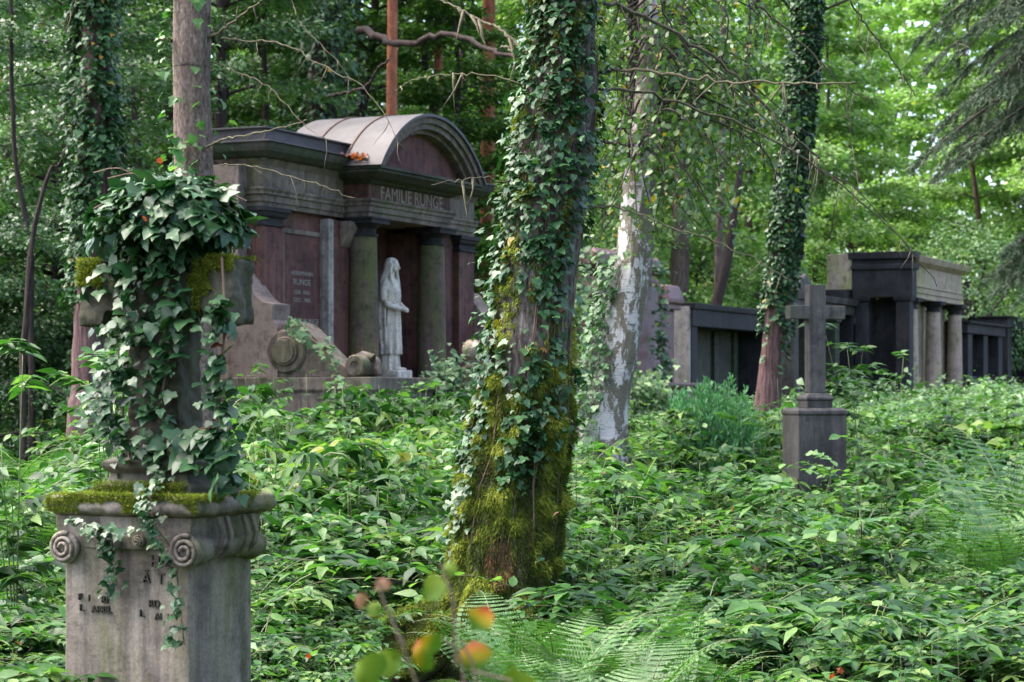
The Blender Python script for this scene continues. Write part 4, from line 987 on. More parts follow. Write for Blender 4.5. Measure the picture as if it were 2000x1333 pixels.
for i, (px, hw, Y, lab) in enumerate(((765, 10.5, 39, 'slender orange-barked pine directly above the vault of the mausoleum'), (855, 8.5, 46, 'thin orange-barked pine just right of the one above the mausoleum vault'),
        (953, 13, 47, 'stout bright orange pine trunk between the mausoleum roof and the mossy trunk'), (12, 11, 48, 'orange-barked pine glimpsed at the far left edge'), (82, 6, 60, 'thin pale orange pine at the upper left'))):
    simple_tree('pine', lab, [(px+2, -30, hw*.9), (px, 200, hw), (px-1, 420, hw*1.05), (px-2, 700, hw*1.2)], Y, M_PINE, 70+i, 22, (M_NEED, 2500, 17, 22, 2.5, .2, L_LANCE), .10, group=None)
for i, (pts, Y, m_, lab) in enumerate((
    ([(1445,330,6),(1432,420,9),(1418,520,10),(1398,600,11),(1385,700,12)], 46, M_DARKB, 'dark crooked trunk leaning behind the low wall tomb'),
    ([(1408,380,7),(1404,480,8),(1400,700,9)], 48, M_BARK, 'thin upright brown trunk behind the low wall tomb'),
    ([(1335,200,15),(1330,400,17),(1325,700,20)], 50, M_BARK, 'grey trunk with ivy between the birch and the leaning ivy-clad trunk'),
    ([(1562,430,7),(1560,500,9),(1558,700,10)], 60, M_DARKB, 'slim trunk rising behind the pointed gable'),
    ([(1215,200,8),(1180,500,11),(1165,700,13)], 60, M_DARKB, 'dark trunk in the shade left of the birch'),
    ([(905,240,7),(910,400,9),(915,700,11)], 58, M_DARKB, 'dark thin trunk right of the mausoleum gable'),
    ([(22,60,3),(24,200,3.5),(32,330,4),(58,470,5),(60,600,5),(62,720,6)], 26, M_DARKB, 'crooked thin dark trunk at the far left'),
    ([(140,260,2.5),(100,330,3),(72,420,4),(58,520,4.5),(50,640,5),(45,720,5)], 25, M_DARKB, 'thin dark trunk slanting right at the far left'),
    ([(262,160,6),(268,300,8),(272,500,9),(275,720,10)], 36, M_DARKB, 'dim trunk in the shade left of the spruce'),
    ([(440,60,9),(436,200,10),(430,500,11),(428,720,12)], 46, M_DARKB, 'dim dark trunk just right of the spruce'),
    ([(520,-20,12),(515,150,13),(510,400,14),(508,720,15)], 52, M_DARKB, 'dim dark trunk above the flat roof of the mausoleum'),
    ([(700,60,6),(704,150,8),(708,400,9),(710,720,10)], 50, M_DARKB, 'thin dark trunk above the zinc vault'))):
    simple_tree('tree', lab, pts, Y, m_, 90+i, 17 if Y > 30 else 14, (M_TREED if pts[0][0] < 1000 else M_TREE, 2500, 11 if Y > 30 else 9.5, 16 if Y > 30 else 13, 3, .18, L_SIMPLE), .08, .02, 4, 20, 80)

# ------------------------------------------------------------------ broadleaf tree prototypes for the wood behind
def broadleaf(seed, H, r, cb, spread, nb, nl, size, bias=0):
    rng = np.random.default_rng(seed); m = MB()
    path = curve_pts([(0, 0, -.4), (rng.normal(0, .1), rng.normal(0, .1), H*.33), (rng.normal(0, .3), rng.normal(0, .3), H*.7), (rng.normal(0, .4), 0, H)], 16)
    m.tube(path, [r*(1.1-1.0*i/16) for i in range(17)], 9)
    P = []; Fw = []
    for b in range(nb):
        u = (b+rng.random())/nb; h = cb+(H-cb)*u**1.15; i = min(15, int(h/H*16)); st = path[i]
        az = b*2.4+rng.normal(0, .5); L = spread*(1-.62*u**1.6)*rng.uniform(.6, 1.1)
        d = np.array([math.cos(az), math.sin(az), 0]); up = .30+.35*u; s = np.linspace(0, 1, 8)
        br = st+np.outer(s, d)*L+np.outer(s*L*up-.55*L*s**2.2*(1-.4*u), UP)
        m.tube(br, [r*.28*(1-.8*u)*(1-.85*k/7)+.006 for k in range(8)], 4)
        n = int(nl/nb*(L/spread+.35)); t = rng.uniform(.18, 1.03, n)**.8; side = np.array([-d[1], d[0], 0])
        nt = 7; tw = rng.integers(0, nt, n); ts = .2+.8*tw/nt; off = rng.uniform(0, 1, n); sg = np.where(rng.random(n) < .5, -1, 1)
        lat = sg*off*L*.42*(1.15-ts); along = ts+off*.16
        idx = np.clip(along*7, 0, 6.99); k0 = idx.astype(int); w = idx-k0
        p = br[k0]*(1-w)[:, None]+br[np.minimum(k0+1, 7)]*w[:, None]+side*lat[:, None]+rng.normal(0, 1, (n, 3))*np.array([.09, .09, .085])*(size/.12)
        p[:, 2] -= np.abs(lat)*.22
        P.append(p); Fw.append(d+side*sg[:, None]*off[:, None]+rng.normal(0, .45, (n, 3)))
    P = np.concatenate(P); Fw = np.concatenate(Fw); n = len(P)
    V, T, C = leaf_data(P, Fw-UP*.3, UP+rng.normal(0, .42, (n, 3)), size*rng.uniform(.65, 1.25, n), L_SIMPLE, np.clip(rng.random(n)**1.2, 0, .999)*np.where(rng.random(n) > .01, .96, 1.04))
    return m.mesh('trunk', True), np_mesh('crown', V, T, C)
KIND = {
    'wood': [broadleaf(201, 13, .17, .8, 3.8, 46, 30000, .145), broadleaf(202, 15, .2, 2.0, 4.2, 52, 34000, .15), broadleaf(203, 11, .13, .5, 3.2, 40, 26000, .13)],
    'dark': [broadleaf(211, 12, .16, .6, 3.4, 46, 30000, .12), broadleaf(212, 14, .2, 1.2, 3.8, 50, 32000, .125)],
    'bright': [broadleaf(221, 12, .11, .4, 4.2, 52, 46000, .16), broadleaf(222, 15, .13, .6, 4.6, 60, 52000, .17)],
    'shrub': [broadleaf(231, 4.2, .05, .25, 1.9, 34, 12000, .095), broadleaf(232, 3.2, .04, .15, 1.6, 30, 10000, .085)]}
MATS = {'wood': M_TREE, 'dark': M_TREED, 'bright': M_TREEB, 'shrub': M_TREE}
KM = {}
def place_tree(kind, v, x, y, s, rz, label, group, name='broadleaf_tree', mat=None, cat_='tree'):
    key = (kind, v, mat.name if mat else '')
    if key not in KM:
        tm, cm = KIND[kind][v]; tm = tm.copy(); cm = cm.copy(); tm.materials.append(M_BARK if kind == 'bright' else M_DARKB); cm.materials.append(mat or MATS[kind]); KM[key] = (tm, cm)
    tm, cm = KM[key]
    g = thing(name, label, cat_, (x, y, ground_z(x, y)), rz, group); g.scale = (s, s, s*random.Random(int(x*97+y*13)).uniform(.9, 1.1))
    for nm, me in (('trunk', tm), ('crown', cm)):
        o = bpy.data.objects.new(nm, me); COL.objects.link(o); o.parent = g
    return g
def row_x(y): return (y-30)*.448-1.88
rr = random.Random(5)
for Y, step in ((44, 3.4), (53, 3.6), (62, 3.8), (71, 4.0), (80, 4.4), (90, 4.8)):
    x = -.27*Y-2
    while x < .27*Y+3:
        xx = x+rr.uniform(-1, 1)*step*.35; yy = Y+rr.uniform(-3, 3); px = 1000+F*xx/yy
        ok = (xx < row_x(yy)-4.6) if yy < 69 else (xx < row_x(yy)-4 or xx > row_x(yy)+1 or yy > 74)
        if ok:
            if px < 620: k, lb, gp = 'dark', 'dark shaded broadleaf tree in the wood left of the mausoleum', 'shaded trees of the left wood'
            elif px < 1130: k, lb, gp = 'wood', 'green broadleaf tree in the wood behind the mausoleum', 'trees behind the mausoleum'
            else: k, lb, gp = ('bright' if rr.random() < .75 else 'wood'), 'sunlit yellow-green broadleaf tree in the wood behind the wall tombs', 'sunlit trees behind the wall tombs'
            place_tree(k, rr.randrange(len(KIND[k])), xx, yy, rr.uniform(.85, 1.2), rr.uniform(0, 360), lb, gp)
        x += step
# nearer shaded trees and hazel bushes left of the mausoleum
for px, Y, k, v, s, lb in (
    (-40, 27, 'dark', 0, .62, 'low-branched dark young tree at the left edge'), (110, 30, 'dark', 1, .68, 'dark leafy young tree behind the crooked thin trunks'),
    (260, 33, 'dark', 0, .75, 'dark leafy tree between the ivy-smothered trunk and the spruce'), (420, 37, 'dark', 1, .8, 'shaded tree beyond the left end of the mausoleum'),
    (520, 41, 'wood', 2, .9, 'green tree rising behind the flat roof of the mausoleum'), (10, 36, 'dark', 1, .9, 'tall shaded tree beyond the left edge saplings'),
    (860, 44, 'wood', 2, .85, 'green tree between the orange pines behind the mausoleum gable'), (700, 45, 'wood', 0, .95, 'green tree rising behind the zinc vault'), (330, 42, 'wood', 1, .85, 'mid-green tree seen past the spruce trunk')):
    p = at(px, HZ, Y); place_tree(k, v, p.x, Y, s, px*7 % 360, lb, None)
for px, Y, v, s, lb in ((-40, 28, 0, .8, 'leafy bush at the left edge below the crooked trunks'), (70, 29, 1, 1.0, 'dark bush left of the purple-brown trunk'), (250, 27, 0, .7, 'bush between the purple-brown trunk and the stone cross'),
    (20, 30, 0, 1.0, 'tall bush behind the left edge bushes'), (340, 30, 1, .9, 'bush just left of the mausoleum side wall'), (150, 34, 0, 1.1, 'shaded bush far behind the left ferns'), (420, 33, 0, .8, 'bush touching the left wall of the mausoleum'),
    (1000, 43, 0, 1.0, 'bush behind the right end of the mausoleum'), (1120, 47, 0, 1.0, 'bush behind the red granite monument'), (1380, 56, 0, 1.2, 'sunlit bush behind the low wall tomb'), (1480, 60, 1, 1.3, 'sunlit bush right of the leaning trunk'),
    (1620, 62, 0, 1.3, 'bright bush behind the gabled wall tomb')):
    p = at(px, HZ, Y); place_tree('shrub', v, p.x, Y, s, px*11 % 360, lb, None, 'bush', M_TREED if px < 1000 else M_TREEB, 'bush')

# the wood goes on all round, beside and behind the camera, and keeps the side light out
rng = np.random.default_rng(301); n = 70000
az = rng.uniform(R(27), R(333), n); d = rng.uniform(17, 27, n)+np.where((az < R(60)) | (az > R(300)), 16, 0); z = rng.uniform(0, 1, n)*10.5
x = d*np.sin(az); y = d*np.cos(az)
f = np.array([noise.noise(Vector((a*.22, b*.22, c*.3))) for a, b, c in zip(x, y, z)]) > -.12
f &= ((x*.913-(y-30)*.409+1.7) > 3)
P = np.stack([x, y, z+.3], 1)[f]; n = len(P)
tag(leaves_obj('surrounding_woodland', M_TREE, P, rng.normal(0, 1, (n, 3)), UP+rng.normal(0, .6, (n, 3)), rng.uniform(.25, .5, n), L_SIMPLE, rng.random(n)*.96),
    'woodland foliage continuing round the sides of the burial ground', 'woodland', kind='stuff')

# far wood as one mass
rng = np.random.default_rng(300); n = 150000
az = rng.uniform(-.36, .36, n); d = rng.uniform(98, 125, n); z = rng.uniform(0, 1, n)**1.1*30
x = d*np.sin(az)*1.0; y = d*np.cos(az)
f = np.array([noise.noise(Vector((a*.16, b*.16, c*.22))) for a, b, c in zip(x, y, z)]) > -.4
P = np.stack([x, y, z+1.0], 1)[f]; n = len(P)
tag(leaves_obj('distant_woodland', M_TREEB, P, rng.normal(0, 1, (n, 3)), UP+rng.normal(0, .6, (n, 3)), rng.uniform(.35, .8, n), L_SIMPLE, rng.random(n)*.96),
    'far-off mass of green woodland closing the view', 'woodland', kind='stuff')

# ivy mound right of the sandstone colonnade
def ivy_mound():
    rng = np.random.default_rng(410); t = row_t(1885, .2); c = row_pt(t+1.8, -.2); g = thing('ivy_mound', 'rounded mound of dense pale ivy piled up behind the right end of the sandstone colonnade', 'ivy', (c.x, c.y, 1.0))
    n = 15000; d = nrm(rng.normal(0, 1, (n, 3))); rad = np.array([noise.noise(Vector(v*2.2)) for v in d])
    q = d*np.array([2.3, 1.8, 2.5])*(1+.28*rad)[:, None]*rng.uniform(.86, 1.04, (n, 1))+np.array([0, 0, 2.7])
    low = q[:, 2] < 1.2; q[low, 0] *= .8
    p, f, nn, S = ivy_arrays(q, d, .10, rng, .9, .35)
    leaves_obj('foliage', M_IVYL, p, f, nn, S, L_SIMPLE, rng.random(n)*.9, g)
    m = MB(); m.tube([(0, 0, -.3), (.1, 0, 1.4), (0, .1, 3.6)], [.3, .25, .15], 8)
    for k in range(14):
        e = d[k]*np.array([1.9, 1.5, 2.0])+np.array([0, 0, 2.8]); m.tube([(0, 0, 1.6), tuple(e*.5+np.array([0, 0, .9])), tuple(e)], [.08, .05, .02], 5)
    m.build('trunk', M_DARKB, g)
ivy_mound()

# drooping conifer at the right edge
def conifer():
    rng = np.random.default_rng(500); Y = 27; x0 = at(2150, HZ, Y).x; g = thing('conifer', 'large dark conifer with drooping feathery branches hanging in from the right edge', 'conifer', (x0, Y, ground_z(x0, Y)))
    m = MB(); m.tube([(0, 0, -.3), (0, 0, 5), (.1, 0, 11)], [.28, .22, .08], 12); m.build('trunk', M_DARKB, g, smooth=True)
    P = []; Fw = []; N_ = []; S = []; b = MB()
    for k in range(125):
        h = rng.uniform(4.9, 10.5) if k > 9 else rng.uniform(3.2, 3.7); az = rng.uniform(0, 6.28) if k > 26 else rng.uniform(2.4, 4.1); L = rng.uniform(1.7, 2.7)*(1-.03*h)*(1 if k > 9 else .62)
        d = np.array([math.cos(az), math.sin(az), 0]); s = np.linspace(0, 1, 14)
        br = np.array([0, 0, h])+np.outer(s, d)*L+np.outer(-.35*L*s-.25*L*s**2, UP)
        b.tube(br, [.028*(1-.85*i/13)+.003 for i in range(14)], 5); side = np.array([-d[1], d[0], 0])
        for j in range(46):
            i = rng.integers(1, 14); sg = rng.choice([-1, 1]); tl = rng.uniform(.25, .75)*(1.15-i/15); u = np.linspace(0, 1, 9)
            tw = br[i]+np.outer(u, side*sg*.8+d*.75)*tl+np.outer(-.3*tl*u-.55*tl*u**2, UP); b.tube(tw[::4], [.006, .004, .002], 3)
            nn = 64; q = rng.integers(0, 9, nn); P.append(tw[q]+rng.normal(0, .012, (nn, 3))); t_ = nrm(tw[-1]-tw[0])
            Fw.append(t_+rng.normal(0, .6, (nn, 3))-UP*.2); S.append(rng.uniform(.055, .10, nn))
    b.build('limb', M_DARKB, g)
    P = np.concatenate(P); Fw = np.concatenate(Fw); n = len(P)
    leaves_obj('needles', M_NEED, P, Fw, rng.normal(0, 1, (n, 3)), np.concatenate(S), L_NEEDLE, rng.random(n), g)
conifer()

# dwarf conifer bush
def dwarf():
    rng = np.random.default_rng(520)
    for px, Y, w, h, lb in ((1405, 24.0, .62, 1.55, 'bushy green dwarf conifer in front of the low wall tomb'), (1332, 26, .33, 1.3, 'smaller grey-green dwarf conifer beside the pale end pier')):
        p = at(px, HZ, Y); g = thing('dwarf_conifer', lb, 'conifer bush', (p.x, Y, ground_z(p.x, Y)))
        P = []; Fw = []; m = MB()
        for k in range(640):
            d = nrm(rng.normal(0, 1, 3)); d[2] = abs(d[2])*.9+.15; e = d*np.array([w, w, h*.95])*rng.uniform(.45, 1.05); st = e*.45
            m.tube([(0, 0, 0), tuple(st), tuple(e)], [.006, .004, .002], 3); t_ = nrm((e-st)*np.array([1, 1, 1.5]))
            n = 80; u = rng.random(n)
            for _ in (0,):
                side = rng.normal(0, 1, (n, 3)); side -= t_*(side@t_)[:, None]
                P.append(st+np.outer(u, e-st)+side*(.05*(1.1-u))[:, None]); Fw.append(t_*.9+side*.5+UP*.2)
        P = np.concatenate(P); Fw = np.concatenate(Fw); n = len(P)
        leaves_obj('foliage', M_NEEDY, P, Fw, rng.normal(0, 1, (n, 3)), rng.uniform(.035, .07, n), L_LANCE, rng.random(n), g); m.build('stem', M_DARKB, g)
dwarf()
# ------------------------------------------------------------------ undergrowth
def plant_proto(kind, seed, lod):
    rng = np.random.default_rng(seed); P = []; Fw = []; Nn = []; S = []; m = MB()
    T = {'near': {'bramble': L_OVATE, 'shoot': L_OVATE, 'creeper': L_OVATE, 'maple': L_MAPLE}[kind], 'mid': L_OVATE if kind != 'maple' else L_MAPLE, 'far': L_SIMPLE}[lod]
    ls = (.72, 1.0, 1.35, .85, 1.15, 1.5)[seed % 6]
    if T is L_OVATE and seed % 3: T = L_POINT
    def leaf(p, f, s, n=None, tilt=.34): tilt = .27; P.append(p); Fw.append(np.asarray(f)+rng.normal(0, .2, 3)); S.append(s*ls); Nn.append((UP if n is None else n)+rng.normal(0, tilt, 3))
    if kind == 'bramble':                                 # arching canes with flat three-part leaves
        for c in range(5):
            az = rng.uniform(0, 6.28); L = rng.uniform(.7, 1.2); d = np.array([math.cos(az), math.sin(az), 0]); s = np.linspace(0, 1, 9)
            st = np.outer(s, d)*L*.75+np.outer(L*(1.15*s-.72*s**2), UP); m.tube(st, [.004*(1-.6*i/8) for i in range(9)], 3 if lod != 'near' else 5)
            for i in range(1, 9):
                for k in range(3 if lod != 'far' else 2):
                    a2 = az+rng.choice([-1, 1])*rng.uniform(.5, 1.9); e = np.array([math.cos(a2), math.sin(a2), .15]); p = st[i]+e*rng.uniform(.05, .13)
                    z = rng.uniform(.045, .085)
                    leaf(p, e-UP*.25, z)
                    for sg in (-1, 1):
                        a3 = a2+sg*1.25; leaf(p-e*.01, np.array([math.cos(a3), math.sin(a3), -.15]), z*.85)
    elif kind == 'shoot':                                 # upright stems with opposite pairs
        for c in range(4):
            x, y = rng.normal(0, .13, 2); H = rng.uniform(.6, 1.15); lean = rng.normal(0, .12, 2); nn = rng.integers(8, 12); s = np.linspace(0, 1, nn)
            st = np.stack([x+lean[0]*s, y+lean[1]*s, H*s], 1); m.tube(st, [.0035*(1-.5*i/nn) for i in range(nn)], 3 if lod != 'near' else 5)
            a = rng.uniform(0, 3.14)
            for i in range(2, nn):
                a += 1.57+rng.normal(0, .2); sz = .085*(1-.5*(i/nn)**2)*rng.uniform(.8, 1.2)
                for sg in (0, math.pi): e = np.array([math.cos(a+sg), math.sin(a+sg), .1]); leaf(st[i]+e*.02, e, sz, None, .25)
    elif kind == 'maple':                                 # seedlings with lobed leaves on long stalks
        for c in range(7):
            x, y = rng.normal(0, .16, 2); H = rng.uniform(.25, .7); m.tube([(x, y, 0), (x, y, H)], [.003, .002], 3)
            for k in range(4):
                a = rng.uniform(0, 6.28); e = np.array([math.cos(a), math.sin(a), .25]); leaf(np.array([x, y, H-.03*k])+e*.06, e-UP*.3, rng.uniform(.07, .11), None, .2)
    else:                                                 # low mound of small leaves
        for k in range(120 if lod == 'near' else 90):
            a = rng.uniform(0, 6.28); q = .38*math.sqrt(rng.random()); h = rng.uniform(.12, .5)*(1.1-q); p = np.array([q*math.cos(a), q*math.sin(a), h]); b = rng.uniform(0, 6.28)
            leaf(p, np.array([math.cos(b), math.sin(b), -.15]), rng.uniform(.04, .07), None, .3)
        for k in range(8):
            a = rng.uniform(0, 6.28); m.tube([(0, 0, 0), (.15*math.cos(a), .15*math.sin(a), .3), (.3*math.cos(a), .3*math.sin(a), .4)], [.003, .002, .0015], 3)
    sc = {'near': 1, 'mid': 1.05, 'far': 1.25}[lod]; n = len(P)
    V, TT, C = leaf_data(np.array(P), np.array(Fw), np.array(Nn), np.array(S)*sc*(1.12 if kind in ('bramble', 'shoot') else 1.0), T, rng.random(n)**1.1*.97)
    mv, mt = mb_tris(m)
    return (V, TT, C), (mv, mt)
rng = np.random.default_rng(900)
FERNS = (
    (985, 10.6, .62, 7, 'fern with upright fronds standing at the foot of the mossy trunk'), (1080, 10.2, .66, 8, 'full fern right of the mossy trunk foot'), (1170, 9.8, .60, 7, 'fern at the bottom edge, right of the trunk ferns'),
    (1280, 10.4, .55, 7, 'fern spreading low at the bottom of the picture, right of centre'), (1210, 11.4, .60, 6, 'fern behind the bottom ferns, right of the mossy trunk'), (1130, 8.9, .50, 6, 'small fern at the very bottom below the mossy trunk'),
    (1010, 9.3, .5, 6, 'small fern at the bottom edge beside the blurred yellow sprig'), (1340, 9.6, .5, 6, 'outermost fern of the clump right of the mossy trunk'),
    (1900, 15.5, 1.05, 7, 'large pale fern at the right edge'), (1975, 14.2, 1.0, 7, 'fern cut by the right edge of the picture'), (1840, 17.5, .95, 7, 'fern behind the large pale fern on the right'), (1990, 18, 1.15, 7, 'tall fern at the right edge, behind the others'), (1760, 19, .7, 6, 'fern right of the granite cross'),
    (30, 15, .95, 7, 'pale fern at the left edge'), (85, 16.5, .95, 7, 'fern between the left edge and the purple-brown trunk'), (-10, 18, 1.1, 7, 'tall fern half outside the left edge'), (140, 19, .9, 6, 'fern at the foot of the purple-brown trunk'),
    (215, 7.3, .46, 5, 'blurred fern right in front of the pedestal inscription'), (150, 6.6, .33, 5, 'small blurred fern at the bottom left corner of the pedestal'), (330, 6.7, .33, 5, 'small blurred fern below the right half of the inscription'),
    (1060, 9.4, .62, 8, 'bushy fern at the bottom edge, just right of the blurred sprig'), (1240, 9.2, .6, 7, 'fern at the bottom edge between the trunk ferns and the right-hand seedlings'), (1390, 10.6, .55, 6, 'last fern of the bottom row towards the right'))
FERN_AT = [(f[0], f[1], f[2]*1.3) for f in FERNS]
def veg_h(x, y, px):                                      # target canopy height of the undergrowth
    a = float(np.interp(y, [3, 7, 9, 12, 15, 19, 24, 27, 30, 45, 60], [.2, .24, .30, .45, .70, .90, .92, .78, .62, .60, .45]))
    b = float(np.interp(y, [3, 7, 9, 12, 15, 17.5, 20, 24, 30, 45, 60], [.2, .24, .30, .44, .55, .62, .60, .72, .72, .62, .45]))
    w = smooth01((px-1420)/120); h = a*(1-w)+b*w
    if 760 < px < 1150 and 7.5 < y < 12.7: h *= .5
    if 1280 < px < 1540 and 14 < y < 24: h *= .55
    if y > 12: h *= .93
    if 1150 < px < 1530 and 14 < y < 25: h *= .85
    if px < 230 and 13 < y < 27: h *= .55
    if px > 1780 and 13 < y < 22: h *= .75
    return h
def place(n, y0, y1, x_of=lambda y: (-.30*y-.6, .30*y+.6)):
    out = []
    while len(out) < n:
        y = y0+(y1-y0)*rng.random()**.85; a, b = x_of(y); x = rng.uniform(a, b); px = 1000+F*x/y
        if 5 < y < 9.4 and abs(x-at(300, 0, 8.5).x) < .50 and y > 8.0: continue
        if (x-at(940, 0, 12.4).x)**2+(y-12.4)**2 < .28: continue
        if 690 < px < 1120 and 7.6 < y < 12.6 and rng.random() < (.97 if px < 1010 else .6): continue
        if any(abs(x-(fp-1000)/F*fy) < .34*fl+.08 and -1.1 < y-fy < .25 for fp, fy, fl in FERN_AT) and rng.random() < .9: continue
        if y < 7.4 and 80 < px < 520 and rng.random() < .9: continue
        # keep out of the podium and of the tomb row
        v = Vector((x, y, 0))-P0; t = v.dot(DU); s = v.dot(DN)
        if -3.0 < t < 5.0 and -1.3 < s < 1.5: continue
        if 7 < t < 40 and -1.1 < s < .6: continue
        out.append((x, y, px, s, t))
    return out
GROUPS = {}
def scatter(kind, mat, name, label, lod, n, y0, y1, hs=1.0, sel=None, protos=6, base_h=None):
    pr = [plant_proto(kind, 1000+i+ {'bramble': 0, 'shoot': 50, 'maple': 90, 'creeper': 130}[kind], lod) for i in range(protos)]
    pts = place(n, y0, y1)
    if sel: pts = [p for p in pts if sel(*p)]
    LV, LT, LC, SV, ST = [], [], [], [], []; nl = ns = 0
    nats = [float(np.percentile(p[0][0][:, 2], 94)) for p in pr]; ko = {'bramble': 0, 'shoot': 13, 'maple': 29, 'creeper': 47}[kind]
    for x, y, px, s_, t_ in pts:
        if noise.noise(Vector((x*.55+ko, y*.42, ko*.7))) < -.16+.22*rng.normal(): continue
        q = rng.integers(0, protos); (V, T, C), (mv, mt) = pr[q]; nat = nats[q]
        h = veg_h(x, y, px)*hs*rng.uniform(.6, 1.0)*(1+.95*noise.noise(Vector((x*1.5, y*.8, 0))))*(rng.uniform(1.15, 1.4) if rng.random() < .10 else 1)
        sz = h/nat; sxy = min(max(sz, .5), 1.35); a = rng.uniform(0, 6.28); ca, sa = math.cos(a), math.sin(a)
        Rm = np.array([[ca*sxy, -sa*sxy, 0], [sa*sxy, ca*sxy, 0], [0, 0, sz]]); o = np.array([x, y, ground_z(x, y)-.02])
        LV.append(V@Rm.T+o); LT.append(T+nl); LC.append(np.clip(C+rng.normal(0, .2), 0, 1 if rng.random() > .97 else .96)); nl += len(V)
        SV.append(mv@Rm.T+o); ST.append(mt+ns); ns += len(mv)
    V = np.concatenate(LV+SV); T = np.concatenate(LT+[t+nl for t in ST]); nleaf = sum(len(t) for t in LT)
    C = np.concatenate(LC+[np.zeros(len(T)-nleaf)])
    me = np_mesh(name, V, T, C); o = link(name, me, [mat, M_STEM]); mi = np.zeros(len(T), np.int32); mi[nleaf:] = 1
    me.polygons.foreach_set('material_index', mi); return tag(o, label, 'undergrowth', kind='stuff')
light_side = lambda x, y, px, s, t: True
scatter('bramble', M_UND, 'bramble_undergrowth', 'tangle of dark green bramble leaves covering the near ground around the gravestone and trunk', 'near', 1500, 7.2, 15.5)
scatter('maple', M_UND, 'seedling_undergrowth', 'low lobed maple seedlings between the near brambles', 'near', 700, 7.0, 14.5, .9)
scatter('creeper', M_UNDL, 'creeper_undergrowth', 'low bright small-leaved creeper filling gaps in the near undergrowth', 'near', 700, 6.8, 15, .8)
scatter('bramble', M_UND, 'thicket_undergrowth', 'dense bramble thicket between the mossy trunk and the mausoleum', 'mid', 2300, 15, 28)
scatter('shoot', M_UNDL, 'leafy_undergrowth', 'bright upright leafy shoots standing among the brambles in the middle distance', 'mid', 1300, 12, 29, 1.15)
scatter('shoot', M_UND, 'shoot_undergrowth', 'dark upright leafy shoots among the near brambles', 'near', 420, 9.0, 15, 1.35)
scatter('creeper', M_IVYL, 'ground_ivy_undergrowth', 'pale glossy ground ivy spreading in front of the far wall tombs', 'far', 2300, 25, 62, 1.0)
scatter('bramble', M_UNDL, 'far_undergrowth', 'light green scrub in front of the far wall tombs', 'far', 1700, 27, 62, 1.0)

def canes():                                              # long bare arching bramble canes and dead stems over the leaves
    rng = np.random.default_rng(77); m = MB(); P = []; Fw = []
    for x, y, px, s_, t_ in place(330, 7.5, 27):
        if 740 < px < 1120 and y < 12.4: continue
        a = rng.uniform(0, 6.28); h = veg_h(x, y, px)*rng.uniform(1.0, 1.45); L = rng.uniform(.4, 1.5); d = np.array([math.cos(a), math.sin(a), 0]); s = np.linspace(0, 1, 12)
        c = np.array([x, y, ground_z(x, y)])+np.outer(s, d)*L+np.outer(h*(1.9*s-1.15*s**2)*1.25, UP)+rng.normal(0, .006, (12, 3)); m.tube(c, [.0042*(1-.7*i/12) for i in range(12)], 4)
        for i in range(4, 12):
            if rng.random() < .6: P.append(c[i]); Fw.append(rng.normal(0, 1, 3)*np.array([1, 1, .3]))
    P, Fw = np.array(P), np.array(Fw); n = len(P); V, T, C = leaf_data(P, Fw, UP+rng.normal(0, .4, (n, 3)), rng.uniform(.05, .10, n), L_OVATE, rng.random(n)*.96)
    mv, mt = mb_tris(m); me = np_mesh('cane_undergrowth', np.concatenate([V, mv]), np.concatenate([T, mt+len(V)]), np.concatenate([C, np.zeros(len(mt))]))
    o = link('cane_undergrowth', me, [M_UNDL, M_TWIG]); mi = np.zeros(len(T)+len(mt), np.int32); mi[len(T):] = 1; me.polygons.foreach_set('material_index', mi)
    tag(o, 'thin arching bramble canes and dry stems rising over the leaves', 'undergrowth', kind='stuff')
canes()

# ------------------------------------------------------------------ ferns
def frond_mesh(seed, L):
    rng = np.random.default_rng(seed); n = 24; s = np.linspace(0, 1, n); rise = rng.uniform(.95, 1.2)
    c = np.stack([L*.62*s**1.25, np.zeros(n), L*(rise*s-.48*s**2.4)], 1); m = MB(); m.tube(c, [.0035*(1-.8*i/n)+.0006 for i in range(n)], 4)
    P = []; Fw = []; N_ = []; S = []
    for i in range(3, n):
        t = nrm(c[min(i+1, n-1)]-c[i-1]); u = s[i]; w = L*.20*math.sin(math.pi*min(1, .12+.95*u))**.9*(1.15-u*.5)+.008
        nn = np.cross(t, [0, 1, 0]); nn = nn if nn[2] > 0 else -nn
        for sg in (-1, 1):
            d = nrm(np.array([t[0]*.28, sg, t[2]*.28-.12])); k = 13
            for j in range(k):
                v = (j+.5)/k; q = c[i]+d*w*v; wl = w*.10*(1-.7*v)+.002
                for s2 in (-1, 1): P.append(q); Fw.append(t*s2+d*.45); N_.append(nn+rng.normal(0, .12, 3)); S.append(wl*.92)
            P.append(c[i]+d*w*.88); Fw.append(d); N_.append(nn); S.append(w*.16)
    P, Fw, N_, S = map(np.array, (P, Fw, N_, S))
    lt = tpl([(-.42,0,0),(.42,0,0),(.44,.6,0),(0,1,-.05),(-.44,.6,0)], [(0,1,2),(0,2,4),(2,3,4)])
    V, T, C = leaf_data(P, Fw, N_, S, lt, np.clip(rng.normal(.5, .2, len(P)), 0, 1)); mv, mt = mb_tris(m)
    me = np_mesh('frond', np.concatenate([V, mv]), np.concatenate([T, mt+len(V)]), np.concatenate([C, np.zeros(len(mt))])); me.materials.append(M_FERN); me.materials.append(M_STEM)
    mi = np.zeros(len(T)+len(mt), np.int32); mi[len(T):] = 1; me.polygons.foreach_set('material_index', mi); return me
FR = [frond_mesh(600+i, 1.0) for i in range(5)]
rf = random.Random(9)
